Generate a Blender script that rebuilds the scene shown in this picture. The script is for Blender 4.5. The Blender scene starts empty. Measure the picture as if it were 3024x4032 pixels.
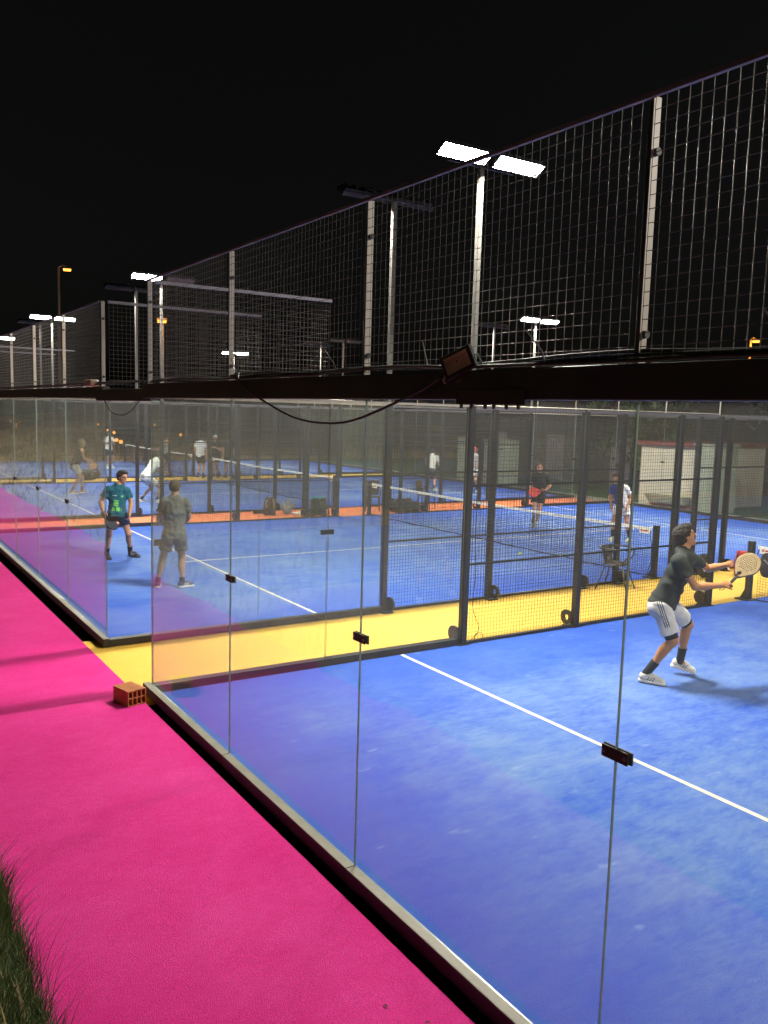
import bpy, bmesh, math, random
import numpy as np
from mathutils import Vector, Matrix
random.seed(7); RNG = np.random.default_rng(7)
C = bpy.context.scene.collection
SC = bpy.context.scene
PI = math.pi

# ------------------------------------------------------------------ materials
def nt(name):
    m = bpy.data.materials.new(name); m.use_nodes = True
    t = m.node_tree; t.nodes.clear()
    out = t.nodes.new('ShaderNodeOutputMaterial')
    return m, t, out
def N(t, kind, **kw):
    n = t.nodes.new(kind)
    for k, v in kw.items():
        if hasattr(n, k): setattr(n, k, v)
        else: n.inputs[k.replace('_', ' ')].default_value = v
    return n
def L(t, a, b): t.links.new(a, b)
def ramp(t, fac, stops):
    r = t.nodes.new('ShaderNodeValToRGB')
    el = r.color_ramp.elements
    while len(el) < len(stops): el.new(.5)
    for e, (p, c) in zip(el, stops):
        e.position = p; e.color = (*c, 1) if len(c) == 3 else c
    L(t, fac, r.inputs['Fac']); return r
def coords(t, scale=(1, 1, 1), rot=(0, 0, 0), kind='Object'):
    tc = t.nodes.new('ShaderNodeTexCoord'); mp = t.nodes.new('ShaderNodeMapping')
    mp.inputs['Scale'].default_value = scale; mp.inputs['Rotation'].default_value = rot
    L(t, tc.outputs[kind], mp.inputs['Vector']); return mp.outputs['Vector']
def wcoords(t, scale=(1, 1, 1), rot=(0, 0, 0)):
    g = t.nodes.new('ShaderNodeNewGeometry'); mp = t.nodes.new('ShaderNodeMapping')
    mp.inputs['Scale'].default_value = scale; mp.inputs['Rotation'].default_value = rot
    L(t, g.outputs['Position'], mp.inputs['Vector']); return mp.outputs['Vector']
def noise(t, vec, scale, detail=3, rough=.55):
    n = N(t, 'ShaderNodeTexNoise', Scale=scale, Detail=detail, Roughness=rough); L(t, vec, n.inputs['Vector']); return n.outputs['Fac']
def bump(t, h, bs, strength=.3, dist=.01):
    b = N(t, 'ShaderNodeBump', Strength=strength, Distance=dist); L(t, h, b.inputs['Height']); L(t, b.outputs['Normal'], bs.inputs['Normal'])
def mat(name, col, rough=.6, metal=0., var=.18, nscale=9., bmp=0., bscale=60., spec=.5):
    m, t, out = nt(name)
    bs = N(t, 'ShaderNodeBsdfPrincipled', Roughness=rough, Metallic=metal)
    bs.inputs['Specular IOR Level'].default_value = spec
    v = coords(t); f = noise(t, v, nscale, 4)
    r = ramp(t, f, [(.3, tuple(c * (1 - var) for c in col)), (.7, tuple(min(1, c * (1 + var)) for c in col))])
    L(t, r.outputs['Color'], bs.inputs['Base Color'])
    if bmp: bump(t, noise(t, v, bscale, 3), bs, bmp)
    L(t, bs.outputs['BSDF'], out.inputs['Surface']); return m
def emit(name, col, s):
    m, t, out = nt(name); e = N(t, 'ShaderNodeEmission', Color=(*col, 1), Strength=s)
    L(t, e.outputs[0], out.inputs['Surface']); return m
def turf(name, col, sand, amt, streak=(1, 1, 1), fine=.35, rough=.9, bstr=.5, spark=0., smudge=0., swept=False):
    """synthetic turf brushed with sand: drifts of pale sand, fibre grain, a little bump"""
    m, t, out = nt(name)
    bs = N(t, 'ShaderNodeBsdfPrincipled', Roughness=rough); bs.inputs['Specular IOR Level'].default_value = .25
    v = wcoords(t); vs = wcoords(t, streak, (0, 0, .5))
    big = noise(t, v, .7, 5, .62); mid = noise(t, vs, 4.5, 7, .7); sml = noise(t, vs, 17, 5, .7); fin = noise(t, v, 170, 2, .6)
    a0 = N(t, 'ShaderNodeMath', operation='MULTIPLY_ADD'); L(t, sml, a0.inputs[0]); a0.inputs[1].default_value = .55; L(t, big, a0.inputs[2])
    a = N(t, 'ShaderNodeMath', operation='MULTIPLY_ADD'); L(t, mid, a.inputs[0]); a.inputs[1].default_value = .8; L(t, a0.outputs[0], a.inputs[2])
    rm = ramp(t, a.outputs[0], [(.0, (0, 0, 0)), (1.0, (1, 1, 1))])
    mr = N(t, 'ShaderNodeMapRange'); L(t, a.outputs[0], mr.inputs[0]); mr.inputs[1].default_value = .86; mr.inputs[2].default_value = 1.52; mr.inputs[3].default_value = 0; mr.inputs[4].default_value = 1
    t.nodes.remove(rm)
    am = N(t, 'ShaderNodeMath', operation='MULTIPLY'); L(t, mr.outputs[0], am.inputs[0]); am.inputs[1].default_value = amt
    if swept:                    # less sand stays along the walls of each court than in its middle
        g = t.nodes.new('ShaderNodeNewGeometry'); sx = t.nodes.new('ShaderNodeSeparateXYZ'); L(t, g.outputs['Position'], sx.inputs[0])
        def mth(op, a, b):
            n = N(t, 'ShaderNodeMath', operation=op)
            for q, val in enumerate((a, b)):
                if isinstance(val, (int, float)): n.inputs[q].default_value = val
                else: L(t, val, n.inputs[q])
            return n.outputs[0]
        lx = mth('MODULO', mth('ADD', sx.outputs['X'], 36.0), 12.0)
        d = mth('MINIMUM', mth('MINIMUM', lx, mth('SUBTRACT', 10.0, lx)), mth('MINIMUM', sx.outputs['Y'], mth('SUBTRACT', 20.0, sx.outputs['Y'])))
        d = mth('ADD', d, mth('MULTIPLY', mth('SUBTRACT', big, .5), 1.6))
        mr2 = N(t, 'ShaderNodeMapRange', interpolation_type='SMOOTHSTEP'); L(t, d, mr2.inputs[0]); mr2.inputs[1].default_value = .0; mr2.inputs[2].default_value = 2.6; mr2.inputs[3].default_value = .22; mr2.inputs[4].default_value = 1.0
        am2 = N(t, 'ShaderNodeMath', operation='MULTIPLY'); L(t, am.outputs[0], am2.inputs[0]); L(t, mr2.outputs[0], am2.inputs[1]); am = am2
    mx = N(t, 'ShaderNodeMix', data_type='RGBA'); L(t, am.outputs[0], mx.inputs[0])
    mx.inputs[6].default_value = (*col, 1); mx.inputs[7].default_value = (*sand, 1)
    fr = ramp(t, fin, [(.25, (1 - fine,) * 3), (.75, (1 + fine,) * 3)])
    mu = N(t, 'ShaderNodeMix', data_type='RGBA', blend_type='MULTIPLY'); mu.inputs[0].default_value = 1
    L(t, mx.outputs[2], mu.inputs[6]); L(t, fr.outputs['Color'], mu.inputs[7])
    last = mu.outputs[2]
    if spark:
        sp = ramp(t, noise(t, v, 260, 1, .4), [(.70, (0, 0, 0)), (.76, (1, 1, 1))])
        sm = N(t, 'ShaderNodeMath', operation='MULTIPLY'); L(t, sp.outputs['Color'], sm.inputs[0]); sm.inputs[1].default_value = spark
        m2 = N(t, 'ShaderNodeMix', data_type='RGBA'); L(t, sm.outputs[0], m2.inputs[0]); L(t, last, m2.inputs[6]); m2.inputs[7].default_value = (.85, .6, .62, 1)
        last = m2.outputs[2]
    if smudge:
        sp = ramp(t, noise(t, wcoords(t, (1, .45, 1), (0, 0, .5)), 6.5, 2, .45), [(.70, (0, 0, 0)), (.76, (1, 1, 1))])
        sm = N(t, 'ShaderNodeMath', operation='MULTIPLY'); L(t, sp.outputs['Color'], sm.inputs[0]); sm.inputs[1].default_value = smudge
        m2 = N(t, 'ShaderNodeMix', data_type='RGBA'); L(t, sm.outputs[0], m2.inputs[0]); L(t, last, m2.inputs[6]); m2.inputs[7].default_value = (.34, .40, .56, 1)
        last = m2.outputs[2]
    L(t, last, bs.inputs['Base Color'])
    hh = N(t, 'ShaderNodeMath', operation='MULTIPLY_ADD'); L(t, mid, hh.inputs[0]); hh.inputs[1].default_value = 1.5; L(t, fin, hh.inputs[2])
    bump(t, hh.outputs[0], bs, bstr, .012)
    L(t, bs.outputs['BSDF'], out.inputs['Surface']); return m
def glass_mat():
    """clear tempered pane: Schlick mirror + straight transmission, a film of dust and rain marks, reflected haze painted in towards the top"""
    m, t, out = nt('tempered_glass')
    g = t.nodes.new('ShaderNodeNewGeometry')
    d = N(t, 'ShaderNodeVectorMath', operation='DOT_PRODUCT'); L(t, g.outputs['Incoming'], d.inputs[0]); L(t, g.outputs['Normal'], d.inputs[1])
    ab = N(t, 'ShaderNodeMath', operation='ABSOLUTE'); L(t, d.outputs['Value'], ab.inputs[0])
    om = N(t, 'ShaderNodeMath', operation='SUBTRACT'); om.inputs[0].default_value = 1; L(t, ab.outputs[0], om.inputs[1])
    pw = N(t, 'ShaderNodeMath', operation='POWER'); L(t, om.outputs[0], pw.inputs[0]); pw.inputs[1].default_value = 5
    fr = N(t, 'ShaderNodeMath', operation='MULTIPLY_ADD'); L(t, pw.outputs[0], fr.inputs[0]); fr.inputs[1].default_value = .955; fr.inputs[2].default_value = .045
    tr = N(t, 'ShaderNodeBsdfTransparent', Color=(.965, .98, .968, 1)); gl = N(t, 'ShaderNodeBsdfGlossy', Roughness=.0)
    mx = t.nodes.new('ShaderNodeMixShader'); L(t, fr.outputs[0], mx.inputs[0]); L(t, tr.outputs[0], mx.inputs[1]); L(t, gl.outputs[0], mx.inputs[2])
    v = wcoords(t, (1, 1, .35)); v2 = wcoords(t)
    n1 = noise(t, v, 2.2, 6, .65); n2 = noise(t, v2, 70, 2, .5)
    r1 = ramp(t, n1, [(.3, (.010,) * 3), (.75, (.026,) * 3)]); r2 = ramp(t, n2, [(.72, (0,) * 3), (.8, (.09,) * 3)])
    ad = N(t, 'ShaderNodeMath', operation='ADD'); L(t, r1.outputs['Color'], ad.inputs[0]); L(t, r2.outputs['Color'], ad.inputs[1])
    sx = t.nodes.new('ShaderNodeSeparateXYZ'); L(t, wcoords(t), sx.inputs[0])          # film grows paler upwards: haze of reflections put into the pane colour
    zr = N(t, 'ShaderNodeMapRange'); L(t, sx.outputs['Z'], zr.inputs[0]); zr.inputs[1].default_value = 1.0; zr.inputs[2].default_value = 2.5; zr.inputs[3].default_value = .45; zr.inputs[4].default_value = 1.05
    am = N(t, 'ShaderNodeMath', operation='MULTIPLY'); L(t, ad.outputs[0], am.inputs[0]); L(t, zr.outputs[0], am.inputs[1]); ad = am
    df = N(t, 'ShaderNodeBsdfDiffuse', Color=(.8, .8, .72, 1)); tl = N(t, 'ShaderNodeBsdfTranslucent', Color=(.8, .8, .72, 1))
    dd = t.nodes.new('ShaderNodeMixShader'); dd.inputs[0].default_value = .65; L(t, df.outputs[0], dd.inputs[1]); L(t, tl.outputs[0], dd.inputs[2])
    m2 = t.nodes.new('ShaderNodeMixShader'); L(t, ad.outputs[0], m2.inputs[0]); L(t, mx.outputs[0], m2.inputs[1]); L(t, dd.outputs[0], m2.inputs[2])
    L(t, m2.outputs[0], out.inputs['Surface']); return m

M = {}
M['glass'] = glass_mat()
M['glass_edge'] = mat('glass_edge', (.24, .30, .26), .25)
M['blue'] = turf('blue_turf', (.009, .072, .46), (.20, .31, .46), .80, (1.6, .5, 1), .34, smudge=.28, swept=True)
M['pink'] = turf('pink_turf', (.635, .004, .203), (.73, .045, .305), .8, (1, .6, 1), .3, spark=.5, bstr=.6)
M['yellow'] = turf('yellow_turf', (.66, .40, .055), (.70, .47, .10), .6, fine=.10, bstr=.2)
M['orange'] = turf('orange_turf', (.66, .165, .055), (.70, .25, .11), .6, fine=.12, bstr=.2)
M['line'] = mat('line_paint', (.66, .62, .50), .8, bmp=.2, bscale=150)
M['rail'] = mat('pale_rail', (.20, .185, .14), .55, 0, .14, 6, .15, 40)
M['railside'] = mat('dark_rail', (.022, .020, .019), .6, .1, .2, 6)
M['black'] = mat('black_steel', (.022, .023, .024), .45, .2, .25, 6, .08, 90)
M['wire'] = mat('wire_dark', (.020, .021, .022), .5, .2, .2, 30)
M['wire_up'] = mat('wire_galvanised', (.070, .066, .058), .5, .25, .25, 12)
M['post_pale'] = mat('post_pale_paint', (.40, .35, .28), .5, 0, .08, 5)
M['galv'] = mat('galvanised_pole', (.115, .112, .10), .5, .3, .12, 8)
M['trim'] = mat('trim_grey', (.16, .145, .17), .5, .2, .15, 8)
M['lamp_body'] = mat('lamp_housing', (.016, .016, .018), .6, .1)
M['lens_on'] = emit('lamp_lens_lit', (1, .93, .82), 1560)
M['lens_off'] = mat('lamp_lens_off', (.06, .06, .055), .4)
M['sodium'] = emit('sodium_lamp', (1, .34, .045), 4.5)
M['bulb'] = emit('warm_bulb', (1, .36, .06), 3.2)
M['net'] = mat('net_cord', (.014, .015, .018), .7)
M['band'] = mat('net_band', (.78, .76, .68), .8, bmp=.2)
M['white'] = mat('white_cloth', (.78, .77, .74), .8, 0, .06, 14, .25, 90)
M['red'] = mat('red_fabric', (.42, .02, .022), .75, bmp=.2)
M['concrete'] = mat('concrete', (.24, .23, .185), .9, 0, .2, 3, .3, 40)
M['wallwhite'] = mat('wall_render', (.50, .445, .36), .9, 0, .08, 2, .2, 50)
M['wallgreen'] = mat('wall_panel', (.30, .325, .255), .85, 0, .1, 2, .15, 50)
M['roofred'] = mat('roof_red', (.15, .03, .028), .8)
M['soil'] = turf('ground_soil', (.045, .042, .028), (.11, .095, .05), .8, fine=.3)
M['drygrass'] = turf('bank_grass', (.115, .105, .046), (.38, .30, .17), .9, fine=.4)
M['greenturf'] = turf('green_turf', (.022, .075, .02), (.05, .10, .035), .6, fine=.3)
M['blade'] = mat('grass_blade', (.07, .115, .03), .6, 0, .45, 3)
M['brick'] = mat('clay_brick', (.46, .17, .06), .85, 0, .2, 10, .3, 80)
M['cable'] = mat('cable_rubber', (.014, .012, .013), .6)
M['cable_w'] = mat('cable_white', (.55, .53, .46), .5)
M['ball'] = mat('ball_felt', (.62, .85, .05), .9)
M['bagdark'] = mat('bag_fabric', (.022, .020, .020), .8, 0, .3, 14, .3, 60)
M['bagbrown'] = mat('bag_brown', (.055, .032, .028), .8, 0, .3, 14, .3, 60)
M['bagteal'] = mat('bag_teal', (.02, .28, .30), .7)
M['baggreen'] = mat('bag_green', (.016, .032, .030), .8, 0, .3, 14, .3, 60)
M['sheet'] = mat('pale_bag', (.20, .205, .205), .5, 0, .15, 10)
M['chairmetal'] = mat('chair_metal', (.075, .068, .058), .38, .5, .2, 12)
M['chairbrown'] = mat('chair_plastic', (.045, .028, .018), .55)
M['bark'] = mat('bark', (.06, .045, .03), .9, 0, .3, 12, .5, 40)
M['leaf'] = mat('leaf', (.035, .06, .02), .6, 0, .5, 2)
M['hill'] = mat('hill_scrub', (.035, .034, .026), .95, 0, .3, .05)
M['flood_glass'] = mat('floodlight_glass', (.40, .30, .22), .4)
M['rub'] = mat('rubber_black', (.015, .015, .016), .6)
M['darkwall'] = mat('dark_cladding', (.026, .025, .024), .85, 0, .2, 3)
M['bluecover'] = mat('blue_cover', (.012, .03, .11), .6)

# ------------------------------------------------------------------ mesh helpers
class MB:
    def __init__(s): s.v = []; s.f = []; s.mi = []
    def add(s, vs, fs, mi=0):
        o = len(s.v); s.v += [tuple(v) for v in vs]; s.f += [tuple(i + o for i in f) for f in fs]; s.mi += [mi] * len(fs); return s
    def box(s, a, b, mi=0):
        x0, y0, z0 = a; x1, y1, z1 = b
        return s.add([(x0, y0, z0), (x1, y0, z0), (x1, y1, z0), (x0, y1, z0), (x0, y0, z1), (x1, y0, z1), (x1, y1, z1), (x0, y1, z1)],
              [(0, 3, 2, 1), (4, 5, 6, 7), (0, 1, 5, 4), (1, 2, 6, 5), (2, 3, 7, 6), (3, 0, 4, 7)], mi)
    def wire(s, a, b, r, n=4, mi=0, caps=False):
        a = Vector(a); b = Vector(b); d = (b - a).normalized()
        u = d.orthogonal().normalized() if abs(d.z) < .9 else Vector((1, 0, 0)); u = (u - d * u.dot(d)).normalized(); w = d.cross(u)
        vs = []
        for p in (a, b):
            for k in range(n):
                an = 2 * PI * (k + .5) / n; vs.append(p + u * (r * math.cos(an)) + w * (r * math.sin(an)))
        fs = [(k, (k + 1) % n, n + (k + 1) % n, n + k) for k in range(n)]
        if caps: fs += [tuple(range(n))[::-1], tuple(range(n, 2 * n))]
        return s.add(vs, fs, mi)
    def tube(s, pts, r, n=8, mi=0, caps=True):
        pts = [Vector(p) for p in pts]; m = len(pts)
        rs = r if isinstance(r, (list, tuple)) else [r] * m
        prev = None; vs = []
        for i, p in enumerate(pts):
            d = (pts[min(i + 1, m - 1)] - pts[max(i - 1, 0)]).normalized()
            u = (prev - d * prev.dot(d)).normalized() if prev is not None and (prev - d * prev.dot(d)).length > 1e-5 else d.orthogonal().normalized()
            prev = u; w = d.cross(u)
            for k in range(n):
                an = 2 * PI * k / n; vs.append(p + (u * math.cos(an) + w * math.sin(an)) * rs[i])
        fs = [(i * n + k, i * n + (k + 1) % n, (i + 1) * n + (k + 1) % n, (i + 1) * n + k) for i in range(m - 1) for k in range(n)]
        if caps: fs += [tuple(range(n))[::-1], tuple(range((m - 1) * n, m * n))]
        return s.add(vs, fs, mi)
    def disc(s, c, axis, r0, r1, th, n=24, mi=0):
        """ring (r0>0) or disc of thickness th"""
        c = Vector(c); a = Vector(axis).normalized(); u = a.orthogonal().normalized(); w = a.cross(u)
        vs = []
        for h in (-th / 2, th / 2):
            for r in (max(r0, 1e-4), r1):
                for k in range(n):
                    an = 2 * PI * k / n; vs.append(c + a * h + (u * math.cos(an) + w * math.sin(an)) * r)
        fs = []
        for k in range(n):
            j = (k + 1) % n
            fs += [(k, n + k, n + j, j)[::-1], (2 * n + k, 3 * n + k, 3 * n + j, 2 * n + j), (n + k, 3 * n + k, 3 * n + j, n + j)[::-1], (k, 2 * n + k, 2 * n + j, j)]
        return s.add(vs, fs, mi)
    def build(s, name, m, parent=None, smooth=False, bev=0., loc=None):
        me = bpy.data.meshes.new(name); me.from_pydata(s.v, [], s.f)
        for x in (m if isinstance(m, (list, tuple)) else [m]): me.materials.append(x)
        me.polygons.foreach_set('material_index', s.mi)
        bm = bmesh.new(); bm.from_mesh(me); bmesh.ops.recalc_face_normals(bm, faces=bm.faces)
        if bev: bmesh.ops.bevel(bm, geom=[e for e in bm.edges if e.calc_face_angle(0) > .6], offset=bev, segments=2, affect='EDGES', profile=.5)
        bm.to_mesh(me); bm.free()
        if smooth: me.polygons.foreach_set('use_smooth', [True] * len(me.polygons))
        me.update(); return link(name, me, parent, loc)
def link(name, me, parent=None, loc=None):
    o = bpy.data.objects.new(name, me); C.objects.link(o)
    if parent is not None: o.parent = parent
    if loc is not None: o.location = loc
    return o
def tag(o, label=None, cat=None, group=None, kind=None):
    if label: o['label'] = label
    if cat: o['category'] = cat
    if group: o['group'] = group
    if kind: o['kind'] = kind
    return o
def thing(name, label, cat, loc=(0, 0, 0), rz=0, group=None):
    o = bpy.data.objects.new(name, None); C.objects.link(o); o.location = loc; o.rotation_euler = (0, 0, rz); o.empty_display_size = .2
    return tag(o, label, cat, group)
def dup(o, label=None, loc=None, rz=None, parent=None, cat=None):
    kids = [c for c in C.objects if c.parent == o]
    c = o.copy(); C.objects.link(c)
    if parent is not None: c.parent = parent
    if loc is not None: c.location = loc
    if rz is not None: c.rotation_euler = (0, 0, rz)
    if label: c['label'] = label
    for k in kids: dup(k, parent=c)
    return c
def struct(o): o['kind'] = 'structure'; return o
def sheet(name, x0, x1, y0, y1, z, m, th=.0, nx=1, ny=1, fz=None):
    b = MB(); vs = []; fs = []
    for j in range(ny + 1):
        for i in range(nx + 1):
            x = x0 + (x1 - x0) * i / nx; y = y0 + (y1 - y0) * j / ny
            vs.append((x, y, z + (fz(x, y) if fz else 0)))
    for j in range(ny):
        for i in range(nx):
            a = j * (nx + 1) + i; fs.append((a, a + 1, a + nx + 2, a + nx + 1))
    b.add(vs, fs); return b.build(name, m, smooth=bool(fz))

# ------------------------------------------------------------------ camera
cam = bpy.data.cameras.new('camera'); co = bpy.data.objects.new('camera', cam); C.objects.link(co)
cam.sensor_fit = 'HORIZONTAL'; cam.sensor_width = 36; cam.lens = 1829.54 / 1659 * 36; cam.clip_start = .05; cam.clip_end = 3000
YAW, PIT, ROL = .99267407, -.11703821, .02841827
ca, sa, cb, sb, cc, sc_ = math.cos(YAW), math.sin(YAW), math.cos(PIT), math.sin(PIT), math.cos(ROL), math.sin(ROL)
fw = Vector((-sa * cb, ca * cb, sb)); rt = Vector((ca, sa, 0)); up = rt.cross(fw)
r2 = rt * cc + up * sc_; u2 = -rt * sc_ + up * cc
mw = Matrix((r2, u2, -fw)).transposed().to_4x4(); mw.translation = (8.24144, -2.6249, 2.90994)
co.matrix_world = mw; SC.camera = co

# ------------------------------------------------------------------ world and render settings
w = bpy.data.worlds.new('World'); SC.world = w; w.use_nodes = True
t = w.node_tree; t.nodes.clear()
sky = t.nodes.new('ShaderNodeTexSky'); sky.sky_type = 'NISHITA'; sky.sun_disc = False
sky.sun_elevation = math.radians(1.0); sky.sun_rotation = math.radians(200); sky.air_density = 1; sky.dust_density = 3
hs = N(t, 'ShaderNodeHueSaturation', Saturation=.12, Value=1.0); L(t, sky.outputs[0], hs.inputs['Color'])
bg = N(t, 'ShaderNodeBackground', Strength=.0060); L(t, hs.outputs[0], bg.inputs['Color'])
wo = t.nodes.new('ShaderNodeOutputWorld'); L(t, bg.outputs[0], wo.inputs['Surface'])
SC.view_settings.view_transform = 'Standard'; SC.view_settings.look = 'None'; SC.view_settings.gamma = 1; SC.view_settings.exposure = 0
SC.render.engine = 'CYCLES'
cy = SC.cycles
cy.use_denoising = True
try: cy.denoiser = 'OPENIMAGEDENOISE'
except Exception: pass
cy.max_bounces = 12; cy.transparent_max_bounces = 40; cy.glossy_bounces = 5; cy.diffuse_bounces = 3; cy.transmission_bounces = 8
cy.use_adaptive_sampling = True; cy.adaptive_threshold = .02
cy.caustics_reflective = False; cy.caustics_refractive = False
cy.sample_clamp_indirect = 4; cy.sample_clamp_direct = 0; cy.use_light_tree = True

# ------------------------------------------------------------------ layout
COURTS = [0, -12, -24, -36]          # x of each court's left side; 10 m wide, 20 m long, 2 m strips between them
OFF = {0: 0., -12: .08, -24: .08, -36: .08}
def lump(x, y): return .012 * math.sin(x * 1.7 + 2 * math.sin(y * 1.3)) * math.sin(y * 2.1 + x * .6)
struct(sheet('ground', -400, 400, -200, 600, -.06, M['soil']))
struct(sheet('pink_path', -60, 30, -2.6, -.14, -.004, M['pink'], nx=360, ny=20, fz=lambda x, y: lump(x, y) * min(1, max(0, (-.25 - y) / .3))))
names = {0: 'yellow_walkway', -12: 'orange_walkway', -24: 'yellow_walkway'}
for k, m in ((0, 'yellow'), (-12, 'orange'), (-24, 'yellow')):
    struct(sheet(names[k], k - 2.3, k + .3, -.14, 20.2, -.008, M[m]))
struct(sheet('yellow_walkway', 9.7, 13, -.14, 20.2, -.008, M['yellow']))
for x0 in COURTS:
    y0 = OFF[x0]
    struct(sheet('court_turf', x0, x0 + 10, y0, y0 + 20, 0, M['blue']))
    b = MB()
    for yy in (3.05, 16.95): b.add([(x0 + .02, y0 + yy - .025, .004), (x0 + 9.98, y0 + yy - .025, .004), (x0 + 9.98, y0 + yy + .025, .004), (x0 + .02, y0 + yy + .025, .004)], [(0, 1, 2, 3)])
    for ya, yb in ((2.75 if x0 else 2.95, 3.025), (3.075, 16.925), (16.975, 17.25)):
        b.add([(x0 + 4.975, y0 + ya, .004), (x0 + 5.025, y0 + ya, .004), (x0 + 5.025, y0 + yb, .004), (x0 + 4.975, y0 + yb, .004)], [(0, 1, 2, 3)])
    struct(b.build('court_lines', M['line']))
# concrete path past the far ends, turf beyond it
struct(sheet('concrete_path', -60, 30, 20.2, 21.3, -.012, M['concrete']))
struct(sheet('green_verge', -60, 30, 21.3, 36, -.02, M['greenturf']))
struct(sheet('dry_field', -160, -36.4, -40, 120, -.03, M['drygrass'], nx=60, ny=60, fz=lambda x, y: .25 * math.sin(x * .11) * math.sin(y * .13) * min(1, (-36.4 - x) / 8)))
struct(sheet('field_verge', -36.6, -36.05, -2.6, 20.2, -.006, M['concrete']))

# ------------------------------------------------------------------ end glass wall (prototype along +x, outside towards -y)
def mesh_panel(bm, x0, x1, z0, z1, r, axis='x', off=0., step=.05, sides=4):
    n = max(1, round((x1 - x0) / step)); k = max(1, round((z1 - z0) / step))
    for i in range(n + 1):
        x = x0 + (x1 - x0) * i / n
        a, b = ((x, off, z0), (x, off, z1)) if axis == 'x' else ((off, x, z0), (off, x, z1))
        bm.wire(a, b, r * (1 if sides == 4 else .9), sides)
    e = r * 1.7
    for j in range(k + 1):
        z = z0 + (z1 - z0) * j / k
        a, b = ((x0, off - e, z), (x1, off - e, z)) if axis == 'x' else ((off - e, x0, z), (off - e, x1, z))
        bm.wire(a, b, r * (1 if sides == 4 else 1.15), sides)
GT = 2.982; BT = 3.122; TOP = 4.10
def end_wall(label):
    t = thing('glass_end_wall', label, 'glass wall', group='glass end walls of the courts')
    for i in range(5):
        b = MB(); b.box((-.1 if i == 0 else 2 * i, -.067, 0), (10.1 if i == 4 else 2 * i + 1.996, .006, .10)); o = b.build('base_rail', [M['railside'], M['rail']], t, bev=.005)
        for f in o.data.polygons: f.material_index = 1 if f.normal.z > .6 else 0  # top faces get the pale material, side faces the dark one
    b = MB(); b.box((-.12, -.055, GT), (10.12, .03, BT)); b.build('top_beam', M['black'], t, bev=.006)
    for i in range(5):
        p = MB(); p.box((2 * i + .0018, -.006, .101), (2 * i + 1.9982, .006, GT - .002))
        o = p.build('glass_pane', [M['glass'], M['glass_edge']], t)
        for f in o.data.polygons:
            if abs(f.normal.y) < .5: f.material_index = 1
    for i in range(6):
        x = 2 * i
        if 0 < i < 5:
            b = MB(); b.box((x - .068, -.014, 1.53), (x + .068, -.0065, 1.582)); q_ = b.build('pane_clamp', M['rub'], t, bev=.002)
            for sx in (-.055, .055): b = MB(); b.disc((x + sx, -.0155, 1.556), (0, 1, 0), 0, .009, .004, 10); b.build('screw', M['trim'], q_)
            b = MB(); b.box((x - .075, .0065, 1.53), (x + .075, .014, 1.582)); b.build('pane_clamp', M['rub'], t)
        b = MB(); b.box((x - .011, -.030, BT), (x + .011, .012, TOP)); o = b.build('post', [M['post_pale'], M['black']], t, bev=.002)
        for f in o.data.polygons:
            if f.normal.y < -.7: f.material_index = 1  # outer face turned from the lamps: its shade painted in as black
        for z in (BT + .11, TOP - .2): b = MB(); b.disc((x + .018, -.010, z), (1, 0, 0), 0, .015, .026, 12); b.build('post_bolt', M['rub'], t)
    for i in range(5):
        b = MB(); mesh_panel(b, 2 * i + .03, 2 * i + 1.97, BT + .012, TOP - .01, .0015, 'x', -.042, sides=6); b.build('mesh_panel', M['wire_up'], t, smooth=True)
    b = MB(); b.box((.03, -.052, TOP - .012), (9.97, -.034, TOP + .006)); b.build('top_rail', M['trim'], t)
    return t
near1 = end_wall('glass end wall of the front court, with the loose floodlight on its beam')
dup(near1, 'far glass end wall of the front court, mostly out of frame', (10, 20, 0), PI)
lab = {-12: 'second court', -24: 'third court beyond the orange strip', -36: 'fourth court by the dry field'}
nearlab = {-12: 'glass end wall of the second court, left of the clay brick', -24: 'glass end wall of the third court, beyond the orange strip on the left', -36: 'glass end wall of the fourth court, by the dry field on the left'}
for x0 in COURTS[1:]:
    dup(near1, nearlab[x0], (x0, OFF[x0], 0), 0)
    dup(near1, 'far glass end wall of the ' + lab[x0], (x0 + 10, 20 + OFF[x0], 0), PI)

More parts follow.
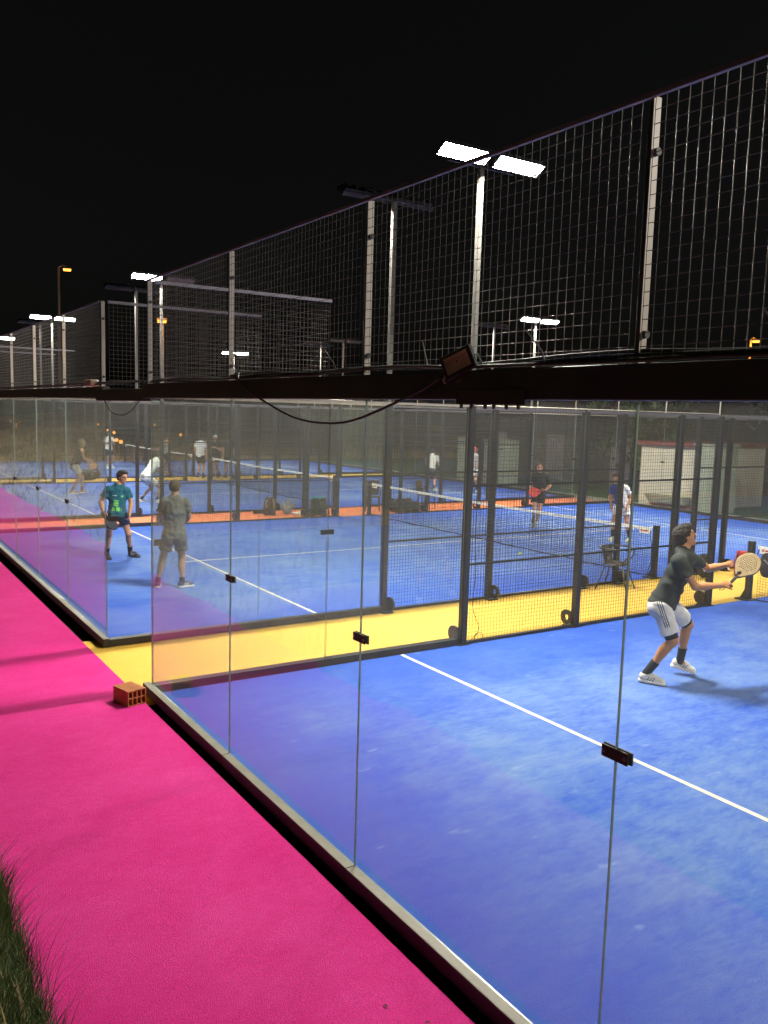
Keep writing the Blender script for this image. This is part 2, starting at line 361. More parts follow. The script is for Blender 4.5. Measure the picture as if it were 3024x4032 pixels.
# ------------------------------------------------------------------ side fence (prototype along +y on x = 0, outside towards -x)
def side_fence(label):
    t = thing('side_fence', label, 'fence', group='side fences of the courts')
    def g(y): return y
    for s in (0, 1):
        Y = (lambda y: y) if s == 0 else (lambda y: 20 - y)
        def bx(bm, x0, y0, z0, x1, y1, z1, mi=0): bm.box((x0, min(Y(y0), Y(y1)), z0), (x1, max(Y(y0), Y(y1)), z1), mi)
        b = MB(); bx(b, -.10, .008, 0, .006, 3.94, .085); b.build('base_rail', M['railside'], t, bev=.006)
        for i in range(2):
            p = MB(); bx(p, -.006, 2 * i + .012, .086, .006, 2 * i + 1.9975 - (.045 if i else 0), 3.0)
            o = p.build('glass_pane', [M['glass'], M['glass_edge']], t)
            for f in o.data.polygons:
                if abs(f.normal.x) < .5: f.material_index = 1
        b = MB(); bx(b, -.014, 1.92, 1.53, -.0065, 2.08, 1.582); b.build('pane_clamp', M['rub'], t); b = MB(); bx(b, .0065, 1.92, 1.53, .014, 2.08, 1.582); b.build('pane_clamp', M['rub'], t)
        b = MB(); bx(b, -.024, .03, 1.52, -.0065, .15, 1.585); b.build('corner_clamp', M['rub'], t)
        b = MB(); bx(b, -.03, .05, 3.002, .01, 3.95, 3.03); b.build('glass_cap', M['post_pale'], t)
        b = MB(); mesh_panel(b, min(Y(.06), Y(1.97)), max(Y(.06), Y(1.97)), 3.05, TOP - .01, .0015, 'y', -.01); b.build('mesh_panel', M['wire_up'], t)
        b = MB(); bx(b, -.025, .05, TOP - .018, .005, 2.0, TOP + .012); b.build('top_rail', M['trim'], t)
        for k, y in enumerate((4, 6, 8, 8.95)):
            b = MB(); bx(b, -.05, y - .04, 0, .04, y + .04, 3.0)
            o = b.build('post', M['black'], t, bev=.004)
            b = MB(); bx(b, -.16, y - .09, -.003, .045, y + .09, .014)
            b.build('foot_plate', M['black'], o)
            b = MB(); b.disc((-.115, Y(y) - .052, .125), (0, 1, 0), .045 if y == 6 else .0, .105, .035, 22); b.build('foot_disc', M['black'], o)
        for ya, yb in ((4, 6), (6, 8), (8, 8.95)):
            b = MB(); mesh_panel(b, min(Y(ya + .04), Y(yb - .04)), max(Y(ya + .04), Y(yb - .04)), .05, 2.99, .0021, 'y', .012); b.build('mesh_panel', M['wire'], t)
            for z in (1.03, 2.03): b = MB(); bx(b, -.012, ya + .042, z - .012, .006, yb - .042, z + .012); b.build('mid_bar', M['black'], t)
            b = MB(); bx(b, -.016, ya + .042, 2.985, .016, yb - .042, 3.015); b.build('top_bar', M['trim'], t)
            b = MB(); bx(b, -.03, ya + .042, 0, .02, yb - .042, .035); b.build('kick_rail', M['black'], t)
    return t
side1 = side_fence('left side fence of the front court, along the near yellow strip')
dup(side1, 'right side fence of the front court, out of frame', (10, 20, 0), PI)
sl = {-12: ('left side fence of the second court, along the orange strip', 'right side fence of the second court, along the strip with the empty metal chair'),
      -24: ('left side fence of the third court, along the far yellow strip', 'right side fence of the third court, along the orange strip with the backpacks'),
      -36: ('left side fence of the fourth court, by the dry field', 'right side fence of the fourth court, along the far yellow strip')}
for x0 in COURTS[1:]:
    dup(side1, sl[x0][0], (x0, OFF[x0], 0), 0)
    dup(side1, sl[x0][1], (x0 + 10, 20 + OFF[x0], 0), PI)
# black boxes bridging the beams over the strips
for k, (x0, lb) in enumerate(((0, 'black bridging beam over the near yellow strip'), (-12, 'black bridging beam over the orange strip'), (-24, 'black bridging beam over the far yellow strip'))):
    b = MB(); b.box((x0 - 1.88, -.05, GT - .03), (x0 - .125, .06, BT - .045)); o = b.build('bridging_beam', M['black'], bev=.006); tag(o, lb, 'beam', 'bridging beams between the courts')

# ------------------------------------------------------------------ nets
def net(label, x0, y):
    t = thing('court_net', label, 'net', (x0, y, 0), group='nets across the courts')
    b = MB(); W = 9.7; n = 210; zt = lambda x: .92 - .04 * (1 - abs(x - 5) / 4.85)
    for i in range(n + 1):
        x = .15 + W * i / n; b.wire((x, .02 * math.sin(x * 3), .03 + .02 * math.sin(x * 2.1)), (x, 0, zt(x) - .04), .0026, 3)
    for j in range(20):
        f = j / 19
        for i in range(24):
            xa, xb = .15 + W * i / 24, .15 + W * (i + 1) / 24
            za, zb = .03 + (zt(xa) - .07) * f, .03 + (zt(xb) - .07) * f
            b.wire((xa, .003, za), (xb, .003, zb), .0026, 3)
    b.build('mesh', M['net'], t)
    b = MB(); vs = []; fs = []
    for i in range(25):
        x = .12 + 9.76 * i / 24; z = zt(x)
        vs += [(x, -.012, z - .055), (x, -.012, z), (x, .012, z), (x, .012, z - .055)]
    for i in range(24):
        for k in range(4): fs.append((4 * i + k, 4 * i + (k + 1) % 4, 4 * i + 4 + (k + 1) % 4, 4 * i + 4 + k))
    fs += [(0, 1, 2, 3), (96, 99, 98, 97)]
    b.add(vs, fs); b.build('white_band', M['band'], t)
    b = MB(); pts = [(.12 + 9.76 * i / 30, .02 * math.sin(i * .9), .02 + .012 * math.sin(i * 1.7)) for i in range(31)]; b.tube(pts, .012, 6); b.build('bottom_cord', M['net'], t)
    for x in (0, 10):
        b = MB(); b.box((x - .045, -.045, 0), (x + .045, .045, .98)); o = b.build('post', M['black'], t, bev=.006)
        b = MB(); b.box((x - .16, -.13, -.002), (x + .10, .13, .016)); b.add([(x - .14, -.012, .016), (x - .045, -.012, .016), (x - .045, -.012, .2), (x - .14, .012, .016), (x - .045, .012, .016), (x - .045, .012, .2)], [(0, 1, 2), (5, 4, 3), (0, 3, 4, 1), (1, 4, 5, 2), (2, 5, 3, 0)])
        b.build('foot', M['black'], o)
    for x in (.16, 9.62):
        b = MB(); b.box((x, -.02, .80), (x + .24, -.0125, .905)); g = b.build('tag', M['band'], t)
        b = MB(); b.disc((x + .06, -.023, .853), (0, 1, 0), .012, .026, .003, 14); b.build('logo', M['red'], g); b = MB(); b.box((x + .10, -.0245, .84), (x + .2, -.0215, .868)); b.build('logo', M['red'], g)
    b = MB(); b.tube([(9.86, 0, .86), (9.93, -.03, .6), (9.96, -.05, .3), (9.9, -.06, .06)], .008, 6); b.build('strap', M['net'], t); b = MB(); b.tube([(.14, 0, .86), (.07, -.03, .6), (.05, -.05, .3), (.1, -.06, .06)], .008, 6); b.build('strap', M['net'], t)
    return t
n1 = net('net of the front court at the right edge', 0, 10)
dup(n1, 'black net with white band of the second court, behind the mesh fence', (-12, 10 + OFF[-12], 0))
dup(n1, 'net of the third court, right of the player in white', (-24, 10 + OFF[-24], 0))
dup(n1, 'net of the fourth court, near the string of orange lights', (-36, 10 + OFF[-36], 0))

# ------------------------------------------------------------------ floodlight masts
def mast(label, x, y, side, on, rz=0):
    t = thing('floodlight_mast', label, 'floodlight', (x, y, 0), rz, group='floodlight masts of the courts')
    b = MB(); b.box((-.07, -.03, 3.0), (-.01, .03, 5.835)); b.build('pole', M['galv'], t, bev=.006)
    b = MB(); b.box((-.085, -.045, 3.0), (.005, .045, 3.016)); b.build('flange', M['black'], t)
    b = MB(); b.box((-.055, -.5, 5.84), (-.02, .5, 5.88)); b.build('crossarm', M['lamp_body'], t)
    tl = math.radians(32); ct, st = math.cos(tl), math.sin(tl)
    for k, yc in enumerate((-.41, .41)):
        def Q(u, v, h): return (.16 + u * ct - h * st, yc + v, 5.90 + u * st + h * ct)
        b = MB(); U = .090; V = .345
        vs = [Q(-U, -V, 0), Q(U, -V, 0), Q(U, V, 0), Q(-U, V, 0), Q(-U * .8, -V * .92, .07), Q(U * .8, -V * .92, .07), Q(U * .8, V * .92, .07), Q(-U * .8, V * .92, .07)]
        b.add(vs, [(0, 3, 2, 1), (4, 5, 6, 7), (0, 1, 5, 4), (1, 2, 6, 5), (2, 3, 7, 6), (3, 0, 4, 7)])
        for q in range(5):
            v = -V * .8 + q * V * .4
            b.add([Q(-U * .7, v - .006, .07), Q(U * .7, v - .006, .07), Q(U * .7, v + .006, .07), Q(-U * .7, v + .006, .07), Q(-U * .7, v - .006, .10), Q(U * .7, v - .006, .10), Q(U * .7, v + .006, .10), Q(-U * .7, v + .006, .10)], [(4, 5, 6, 7), (0, 1, 5, 4), (1, 2, 6, 5), (2, 3, 7, 6), (3, 0, 4, 7)])
        for (ua, ub, va, vb) in ((-U - .006, -U, -V - .006, V + .006), (U, U + .006, -V - .006, V + .006), (-U, U, -V - .006, -V), (-U, U, V, V + .006)):
            b.add([Q(ua, va, -.028), Q(ub, va, -.028), Q(ub, vb, -.028), Q(ua, vb, -.028), Q(ua, va, .03), Q(ub, va, .03), Q(ub, vb, .03), Q(ua, vb, .03)], [(0, 3, 2, 1), (4, 5, 6, 7), (0, 1, 5, 4), (1, 2, 6, 5), (2, 3, 7, 6), (3, 0, 4, 7)])
        h = b.build('lamp_head', M['lamp_body'], t)
        b = MB(); ring = []
        for cu, cv, a0 in ((1, 1, 0), (-1, 1, 90), (-1, -1, 180), (1, -1, 270)):
            for q in range(6):
                a = math.radians(a0 + 18 * q); ring.append((cu * (U * .95 - .06) + .06 * math.cos(a), cv * (V * .97 - .06) + .06 * math.sin(a)))
        b.add([Q(u_, v_, -.004) for u_, v_ in ring], [tuple(range(24))])
        b.build('lens', M['lens_on'] if on[k] else M['lens_off'], h)
        b = MB(); b.tube([(-.038, yc * .7, 5.88), (-.03, yc * .85, 5.95), Q(0, 0, .07)], .014, 6); b.build('bracket', M['lamp_body'], h)
    return t
mlab = {(0, 4): 'tall mast with two dazzling heads above the front court fence', (-12, 4): 'mast with one lit and one dark head, on the left of the second court',
        (-24, 4): 'mast with two lit heads, second from the left edge', (-36, 4): 'lit mast cut by the left edge of the photo', (0, 16): 'mast at the far left corner of the front court, out of frame',
        (-12, 16): 'small lit mast seen through the fence, right of the loose floodlight', (-24, 16): 'far mast with both heads switched off, beyond the fence corner', (-36, 16): 'smallest lit mast, just over the beam of the front court'}
mlab2 = {(0, 4): 'mast on the right of the front court, out of frame', (0, 16): 'far right mast of the front court, out of frame', (-12, 4): 'mast seen from behind, heads dark, left of the dazzling mast',
         (-12, 16): 'thin dark mast seen from behind, left of the small lit mast', (-24, 4): 'mast seen from behind, just left of the one lit head', (-24, 16): 'far thin mast seen from behind, at the corner of the second court mesh',
         (-36, 4): 'mast seen from behind, just left of the two lit heads on the far left', (-36, 16): 'faint far mast of the fourth court seen from behind'}
for x0 in COURTS:
    for y in (4, 16):
        on = (True, True)
        if (x0, y) == (-12, 4): on = (True, False)
        if (x0, y) == (-24, 16): on = (False, False)
        mast(mlab[(x0, y)], x0 + .035, y + OFF[x0], 1, on)
        mast(mlab2[(x0, y)], x0 + 9.965, y + OFF[x0], -1, (True, x0 != 0), PI)

# ------------------------------------------------------------------ implicit surfaces (for bodies, clothes, bags): smooth unions meshed by surface nets
def V3(*a): return np.array(a, float)
def cap(a, b, ra, rb=None, k=.03): return ('c', V3(*a), V3(*b), ra, ra if rb is None else rb, k)
def ell(c, r, R=None, k=.03): return ('e', V3(*c), V3(*r), np.eye(3) if R is None else np.asarray(R), k)
def ccap(a, b, ra, rb, pt, n, k=.03): return ('cc', V3(*a), V3(*b), ra, rb, V3(*pt), unit(n), k)     # cone cut off flat
def unit(v): v = np.asarray(v, float); return v / (np.linalg.norm(v) + 1e-9)
def prim_bounds(p):
    if p[0] in ('c', 'cc'):
        r = max(p[3], p[4]); return np.minimum(p[1], p[2]) - r, np.maximum(p[1], p[2]) + r
    r = p[2].max(); return p[1] - r, p[1] + r
def prim_eval(p, X, Y, Z):
    if p[0] == 'cc':
        q, n = p[5], p[6]
        return np.maximum(prim_eval(('c',) + p[1:5] + (0,), X, Y, Z), (X - q[0]) * n[0] + (Y - q[1]) * n[1] + (Z - q[2]) * n[2])
    if p[0] == 'c':
        a, b = p[1], p[2]; ab = b - a; q = ab @ ab + 1e-12
        px, py, pz = X - a[0], Y - a[1], Z - a[2]
        t = np.clip((px * ab[0] + py * ab[1] + pz * ab[2]) / q, 0, 1)
        return np.sqrt((px - t * ab[0]) ** 2 + (py - t * ab[1]) ** 2 + (pz - t * ab[2]) ** 2) - (p[3] + t * (p[4] - p[3]))
    c, r, R = p[1], p[2], p[3]
    px, py, pz = X - c[0], Y - c[1], Z - c[2]
    u = [R[i][0] * px + R[i][1] * py + R[i][2] * pz for i in range(3)]
    k0 = np.sqrt(sum((u[i] / r[i]) ** 2 for i in range(3))); k1 = np.sqrt(sum((u[i] / r[i] ** 2) ** 2 for i in range(3))) + 1e-9
    return k0 * (k0 - 1) / k1
def sdf_mesh(name, adds, vox, subs=(), planes=(), m=None, parent=None, disp=None, mats=None, keep=None, smooth_it=1):
    """adds: primitives joined with smooth minimum; subs: carved out; planes: (point, normal) keep the side behind the normal"""
    bs = [prim_bounds(p) for p in adds]
    lo = np.min([b[0] for b in bs], 0) - 3 * vox - .02; hi = np.max([b[1] for b in bs], 0) + 3 * vox + .02
    n = np.ceil((hi - lo) / vox).astype(int) + 1
    ax = [lo[i] + vox * np.arange(n[i]) for i in range(3)]
    D = np.full(n, 1.0, np.float32)
    for p, (a, b) in zip(adds, bs):
        k = p[-1]; mg = max(.05, k + .02) + vox * 2
        i0 = np.maximum(0, np.floor((a - mg - lo) / vox).astype(int)); i1 = np.minimum(n, np.ceil((b + mg - lo) / vox).astype(int) + 1)
        s = tuple(slice(i0[i], i1[i]) for i in range(3))
        X, Y, Z = np.meshgrid(ax[0][s[0]], ax[1][s[1]], ax[2][s[2]], indexing='ij', sparse=True)
        d = prim_eval(p, X, Y, Z); o = D[s]
        h = np.maximum(k - np.abs(o - d), 0) / k if k > 0 else 0
        D[s] = np.minimum(o, d) - h * h * k * .25
    X, Y, Z = np.meshgrid(*ax, indexing='ij', sparse=True)
    if disp is not None: D = D + disp(X, Y, Z)
    for p in subs: D = np.maximum(D, -prim_eval(p, X, Y, Z))
    for q, nn in planes:
        q = np.asarray(q, float); nn = np.asarray(nn, float); nn = nn / np.linalg.norm(nn)
        D = np.maximum(D, (X - q[0]) * nn[0] + (Y - q[1]) * nn[1] + (Z - q[2]) * nn[2])
    D = D.astype(np.float32)
    D[0] = D[-1] = 1; D[:, 0] = D[:, -1] = 1; D[:, :, 0] = D[:, :, -1] = 1
    I = D < 0
    cs = [(i, j, k) for i in (0, 1) for j in (0, 1) for k in (0, 1)]
    sh = tuple(x - 1 for x in n); cnt = np.zeros(sh, np.int8)
    sl = lambda c: tuple(slice(c[i], c[i] + sh[i]) for i in range(3))
    for c in cs: cnt += I[sl(c)]
    act = (cnt > 0) & (cnt < 8); idx = np.argwhere(act)
    if len(idx) == 0: return None
    num = np.full(sh, -1, np.int64); num[act] = np.arange(len(idx))
    cv = np.stack([D[idx[:, 0] + c[0], idx[:, 1] + c[1], idx[:, 2] + c[2]] for c in cs], 1)
    acc = np.zeros((len(idx), 3)); cn = np.zeros(len(idx))
    for a in range(8):
        for b in range(a + 1, 8):
            ca_, cb_ = np.array(cs[a]), np.array(cs[b])
            if np.abs(ca_ - cb_).sum() != 1: continue
            va, vb = cv[:, a], cv[:, b]; mk = (va < 0) != (vb < 0)
            tt = np.where(mk, va / np.where(mk, va - vb, 1), 0)
            acc += np.where(mk[:, None], ca_ + tt[:, None] * (cb_ - ca_), 0); cn += mk
    P = lo + (idx + acc / cn[:, None]) * vox
    quads = []
    for a in range(3):
        u, v = (a + 1) % 3, (a + 2) % 3
        s0 = [slice(1, None)] * 3; s1 = [slice(1, None)] * 3
        A = I[:-1, :, :] if a == 0 else I[:, :-1, :] if a == 1 else I[:, :, :-1]
        B = I[1:, :, :] if a == 0 else I[:, 1:, :] if a == 1 else I[:, :, 1:]
        e = np.argwhere(A != B)
        e = e[(e[:, u] > 0) & (e[:, v] > 0) & (e[:, u] < sh[u]) & (e[:, v] < sh[v])]
        fl = A[tuple(e.T)]
        def cell(du, dv):
            q = e.copy(); q[:, u] -= du; q[:, v] -= dv; return num[tuple(q.T)]
        q = np.stack([cell(1, 1), cell(0, 1), cell(0, 0), cell(1, 0)], 1)
        q[~fl] = q[~fl][:, ::-1]; quads.append(q)
    Q = np.concatenate(quads); Q = Q[(Q >= 0).all(1)]
    for _ in range(smooth_it):                      # light Laplacian smoothing
        S = np.zeros_like(P); K = np.zeros(len(P))
        for a in range(4):
            i, j = Q[:, a], Q[:, (a + 1) % 4]
            np.add.at(S, i, P[j]); np.add.at(K, i, 1); np.add.at(S, j, P[i]); np.add.at(K, j, 1)
        P = P * .5 + .5 * S / np.maximum(K, 1)[:, None]
    me = bpy.data.meshes.new(name)
    me.vertices.add(len(P)); me.vertices.foreach_set('co', P.astype(np.float32).ravel())
    me.loops.add(len(Q) * 4); me.loops.foreach_set('vertex_index', Q.astype(np.int32).ravel())
    me.polygons.add(len(Q)); me.polygons.foreach_set('loop_start', np.arange(0, len(Q) * 4, 4, dtype=np.int32))
    me.update(calc_edges=True)
    for x in (m if isinstance(m, (list, tuple)) else [m]): me.materials.append(x)
    if mats is not None:
        cen = P[Q].mean(1); me.polygons.foreach_set('material_index', mats(cen).astype(np.int32))
    me.polygons.foreach_set('use_smooth', np.ones(len(Q), bool)); me.update()
    return link(name, me, parent)

# ------------------------------------------------------------------ people
def lerp(a, b, t): return np.asarray(a) * (1 - t) + np.asarray(b) * t
SKIN = {}
def skin(col):
    if col not in SKIN: SKIN[col] = mat('skin', col, .5, 0, .08, 25, .06, 120)
    return SKIN[col]
CL = {}
def cloth(col, rough=.85):
    if (col, rough) not in CL: CL[(col, rough)] = mat('cloth', col, rough, 0, .10, 18, .25, 160, .3)
    return CL[(col, rough)]
M['eye'] = mat('eye_dark', (.03, .02, .015), .2); M['lip'] = mat('lip', (.33, .12, .09), .5)
def hand_prims(w, tip, pn, side, curl, s=1.):
    """palm and five bent fingers; w wrist, tip direction of the knuckles, pn palm normal (the way the palm looks), side: thumb direction"""
    d = unit(tip); pn = unit(pn - d * (np.asarray(pn) @ d)); lat = unit(np.cross(pn, d)); lat = lat if lat @ np.asarray(side) > 0 else -lat   # towards the thumb
    out = []; R = np.stack([lat, pn, d])
    out.append(ell(w + d * .048 * s, (.040 * s, .017 * s, .052 * s), R, .012)); out.append(cap(w, w + d * .04 * s, .027 * s, .026 * s, .015))
    for i, (o, ln) in enumerate(((.030, .072), (.010, .080), (-.010, .075), (-.029, .060))):
        a = w + d * .088 * s + lat * o * s; ang = 0; cur = a; dd = d
        for seg, fr in enumerate((.45, .32, .25)):
            ang += curl * (1.0, 1.1, .8)[seg]
            dd = d * math.cos(ang) + pn * math.sin(ang)
            nx = cur + dd * ln * fr * s; out.append(cap(cur, nx, (.0095 - .0008 * seg) * s, (.009 - .001 * seg) * s, .004)); cur = nx
    a = w + d * .025 * s + lat * .030 * s; b = a + unit(lat * .8 + d * .75 + pn * .35) * .042 * s
    c = b + unit(lat * (.2 if curl > .5 else .6) + d * .9 + pn * (.2 + curl * .6)) * .034 * s
    out += [cap(a, b, .013 * s, .011 * s, .012), cap(b, c, .0108 * s, .009 * s, .005)]
    return out
def person(label, base, yaw, J, hd, sk=(.45, .24, .15), hair=(.012, .009, .007), shirt=(.05, .06, .06), shorts=(.03, .03, .03), sock=(.03, .03, .035), shoe=(.6, .6, .56), sole=(.7, .7, .66),
           vox=.012, sleeve=.62, short_len=.62, curlR=.35, curlL=.35, hairstyle='short', under=None, shirt_marks=None, short_marks=None, shirt_len=.0, sleeveless=False, group='people on the courts', sock_h=.30, palmR=None, palmL=None, slim=1.):
    t = thing('person', label, 'person', base, math.radians(yaw), group)
    J = {k: np.array(v, float) for k, v in J.items()}
    A = J
    lat = unit(A['sL'] - A['sR']); pel = A['pel']; neck = A['neck']; upv = unit(neck - pel)
    lat = unit(lat - upv * (lat @ upv)); fwd = np.cross(lat, upv)
    hl = unit(A['hipL'] - A['hipR']); hf = unit(np.cross(hl, (0, 0, 1)))
    sc = np.linalg.norm(neck - pel) / .60; sc = min(1.08, max(.92, sc)) * slim
    T = np.stack([lat, fwd, upv]); Hp = np.stack([hl, hf, V3(0, 0, 1)])
    smid = (A['sL'] + A['sR']) / 2
    rib = lerp(pel, smid, .66); abd = lerp(pel, smid, .33)
    torso = [ell(rib, (.158 * sc, .112 * sc, .20 * sc), T, .05), ell(abd, (.140 * sc, .098 * sc, .17 * sc), T, .06), ell(pel - np.array([0, 0, .01]), (.165 * sc, .118 * sc, .125 * sc), Hp, .06),
             cap(A['sR'] + lat * .03 - upv * .02, A['sL'] - lat * .03 - upv * .02, .062 * sc, .062 * sc, .05), cap(smid + upv * .01, lerp(smid, neck, .75), .085, .062, .05)] + [cap(lerp(A['s' + q_], smid, .35) - upv * .005, lerp(smid, neck, .85), .058 * sc, .050, .04) for q_ in 'RL']
    glut = [ell(A[h] - hf * .055 - np.array([0, 0, .03]), (.085 * sc, .085 * sc, .10 * sc), Hp, .05) for h in ('hipL', 'hipR')]
    hc = A['head']; hdv = unit(hd); hu = unit(V3(0, 0, 1) - hdv * hdv[2]); hl_ = np.cross(hu, hdv); hl_ = unit(hl_)   # hl_: the head's left side
    hl_ = np.cross(hu, hdv)
    HR = np.stack([hl_, hdv, hu])
    def hp(l, f, u): return hc + hl_ * l + hdv * f + hu * u
    body = list(torso) + list(glut)
    body += [cap(lerp(smid, neck, .6), hp(0, -.02, -.06), .060, .054, .03)]
    body += [ell(hp(0, -.008, .022), (.076, .098, .092), HR, .02), ell(hp(0, .030, -.050), (.056, .060, .070), HR, .03), cap(hp(0, .075, -.100), hp(0, .07, -.097), .020, .02, .025),
             cap(hp(0, .088, .018), hp(0, .112, -.022), .010, .014, .012), ell(hp(0, .078, .030), (.055, .022, .012), HR, .015),
             ell(hp(.077, -.005, -.005), (.010, .020, .032), HR, .006), ell(hp(-.077, -.005, -.005), (.010, .020, .032), HR, .006), ell(hp(0, .088, -.062), (.024, .012, .008), HR, .006)]
    for s in 'RL':
        S, E, W, H = A['s' + s], A['e' + s], A['w' + s], A['h' + s]
        body += [cap(S, E, .050 * sc, .040 * sc, .03), cap(E, lerp(E, W, .35), .041 * sc, .043 * sc, .02), cap(lerp(E, W, .3), W, .043 * sc, .027, .02)]
        body += [ell(S - upv * .015, (.060 * sc, .058 * sc, .065 * sc), T, .03)]
        curl = curlR if s == 'R' else curlL
        pn = palmR if s == 'R' else palmL
        if pn is None: pn = lat * (1 if s == 'R' else -1) + fwd * .2
        body += hand_prims(W, H - W, np.asarray(pn, float), fwd + upv * .3, curl)
        hip, kn, an = A['hip' + s], A['k' + s], A['a' + s]
        body += [cap(hip, kn, .086 * sc, .056 * sc, .045), cap(kn, an, .054 * sc, .034, .02)]
        sd = unit(an - kn); kb = -unit(A['toe' + s] - A['heel' + s]); kb = unit(kb - sd * (kb @ sd))
        body += [ell(lerp(kn, an, .30) + kb * .016, (.050 * sc, .052 * sc, .125 * sc), np.stack([np.cross(kb, sd), kb, sd]), .03), ell(kn - kb * .012, (.045, .045, .052), None, .03)]
        body += [cap(an, lerp(A['heel' + s], A['toe' + s], .2) + np.array([0, 0, .05]), .034, .03, .02), cap(an, lerp(A['heel' + s], A['toe' + s], .7) + np.array([0, 0, .03]), .032, .025, .02)]
    sock_subs = [ell(hp(.032, .092, .012), (.014, .016, .009), HR, .0), ell(hp(-.032, .092, .012), (.014, .016, .009), HR, .0)]
    eyes = [hp(.032, .084, .010), hp(-.032, .084, .010)]; lips = hp(0, .095, -.062)
    def bmats(c):
        r = np.zeros(len(c), int)
        for e in eyes: r[((c - e) ** 2).sum(1) < (.0125 if vox < .01 else .014) ** 2] = 1
        dl = (c - lips) @ HR.T; r[(np.abs(dl[:, 0]) < .023) & (np.abs(dl[:, 2]) < .008) & (np.abs(dl[:, 1]) < .03)] = 2
        return r
    sdf_mesh('body', body, vox, subs=sock_subs if vox < .01 else (), m=[skin(sk), M['eye'], M['lip']], parent=t, mats=bmats)
    # ---- shirt
    rs = np.random.default_rng(int(abs(base[0] * 100 + base[1] * 37)))
    ph = rs.uniform(0, 6, 6); fdir = unit(upv + lat * .6); fd2 = unit(upv * .8 - lat)
    def folds(amp):
        def f(X, Y, Z):
            a = X * fdir[0] + Y * fdir[1] + Z * fdir[2]; b = X * fd2[0] + Y * fd2[1] + Z * fd2[2]
            q = X * lat[0] + Y * lat[1] + Z * lat[2]
            return amp * (1.1 * np.abs(np.sin(a * 21 + 1.5 * np.sin(b * 9 + ph[4]) + ph[5])) - .7 + .55 * np.sin(a * 46 + 2.2 * np.sin(b * 17 + ph[0]) + ph[1]) + .7 * np.sin(b * 60 + 2 * np.sin(a * 23 + ph[2])) * np.sin(q * 14 + ph[3]))
        return f
    inf = .016
    sp = [(p[0], p[1], (p[2] + inf) if p[0] == 'e' else p[2], p[3] if p[0] == 'e' else p[3] + inf, *( (p[4],) if p[0] == 'e' else (p[4] + inf, p[5]))) for p in torso]
    hem = pel - upv * (.05 + shirt_len)
    sp += [cap(abd, hem - fwd * .015 - upv * .04, .116 * sc, .146 * sc, .06), cap(abd + lat * .05, hem + lat * .060 - fwd * .01 - upv * .04, .098 * sc, .128 * sc, .05), cap(abd - lat * .05, hem - lat * .060 - fwd * .01 - upv * .04, .098 * sc, .128 * sc, .05)]
    pl = [(hem, -upv)]
    shirt_mats = [cloth(shirt)] + ([x for x in shirt_marks[0]] if shirt_marks else [])
    def smats(c):
        q = (c - smid) @ T.T
        return shirt_marks[1](q)
    slv = []
    for s in 'RL':
        S, E = A['s' + s], A['e' + s]; d = unit(E - S); e = lerp(S, E, sleeve)
        if not sleeveless:
            slv.append((S, e, d))
            sp += [ell(S - upv * .02 - lat * (.012 if s == 'L' else -.012), (.068 * sc, .070 * sc, .070 * sc), T, .04), ccap(S, lerp(S, E, sleeve + .15), .066 * sc, .077 * sc, e, d, .035)]
    nb = [('c', lerp(smid, neck, 1.06) + fwd * .02, neck + upv * .2, .058, .075, .0)]
    sdf_mesh('shirt', sp, vox, subs=nb, planes=pl, m=shirt_mats, parent=t, disp=folds(.0065 if vox < .01 else .005), mats=smats if shirt_marks else None, smooth_it=1)
    # ---- shorts
    qp = [ell(pel - np.array([0, 0, .012]), (.174 * sc, .128 * sc, .130 * sc), Hp, .05)] + [ell(g[1], g[2] + .014, g[3], .05) for g in glut]
    pls = []
    for s in 'RL':
        hip, kn = A['hip' + s], A['k' + s]; e = lerp(hip, kn, short_len); d = unit(kn - hip)
        qp += [ccap(hip, e + d * .05, .106 * sc, .104 * sc, e, d, .03)]
    s_mats = [cloth(shorts)] + (list(short_marks[0]) if short_marks else [])
    sdf_mesh('shorts', qp, vox, planes=[(pel + upv * .10, upv)], m=s_mats, parent=t, disp=folds(.0055), mats=(lambda c: short_marks[1](c, J)) if short_marks else None)
    if under:
        for s in 'RL':
            hip, kn = A['hip' + s], A['k' + s]
            e = lerp(hip, kn, short_len + .01)
            sdf_mesh('undershort_leg', [cap(lerp(hip, kn, .3), e + unit(kn - hip) * .04, .088 * sc, .072 * sc, .01)], vox, planes=[(e + unit(kn - hip) * .055, unit(kn - hip))], m=cloth(under), parent=t)
    # ---- hair
    if hairstyle != 'none':
        def hd_(X, Y, Z): return .006 * np.sin(X * 110 + 3 * np.sin(Z * 60)) * np.sin(Y * 100 + 2 * np.sin(X * 70)) + .004 * np.sin(Z * 170 + 3 * np.sin(Y * 80)) * np.sin(X * 190 + Y * 120)
        th = .012 if hairstyle == 'short' else .015
        hpz = [ell(hp(0, -.012, .030), (.078 + th, .098 + th, .094 + th), HR, .02)]
        if hairstyle == 'thick': hpz += [ell(hp(0, -.065, -.02), (.072, .050, .070), HR, .04), ell(hp(0, .035, .105), (.060, .065, .028), HR, .03), ell(hp(0, -.075, .03), (.072, .045, .07), HR, .03)]
        if hairstyle == 'long': hpz += [cap(hp(0, -.07, 0), hp(0, -.10, -.16), .07, .05, .04)]
        if hairstyle == 'cap': hpz = [ell(hp(0, -.008, .035), (.088, .108, .094), HR, .02), ell(hp(0, .125, .045), (.065, .075, .010), HR, .015)]
        low = -.075 if hairstyle in ('short', 'thick') else (-.3 if hairstyle == 'long' else .03)
        fr = unit(hdv * .80 - hu * .55)
        pls = [(hp(0, .0, low), -hu)] if hairstyle != 'cap' else [(hp(0, 0, .03), -hu)]
        if hairstyle != 'cap': pls += [(hp(0, .070, .068), fr)]
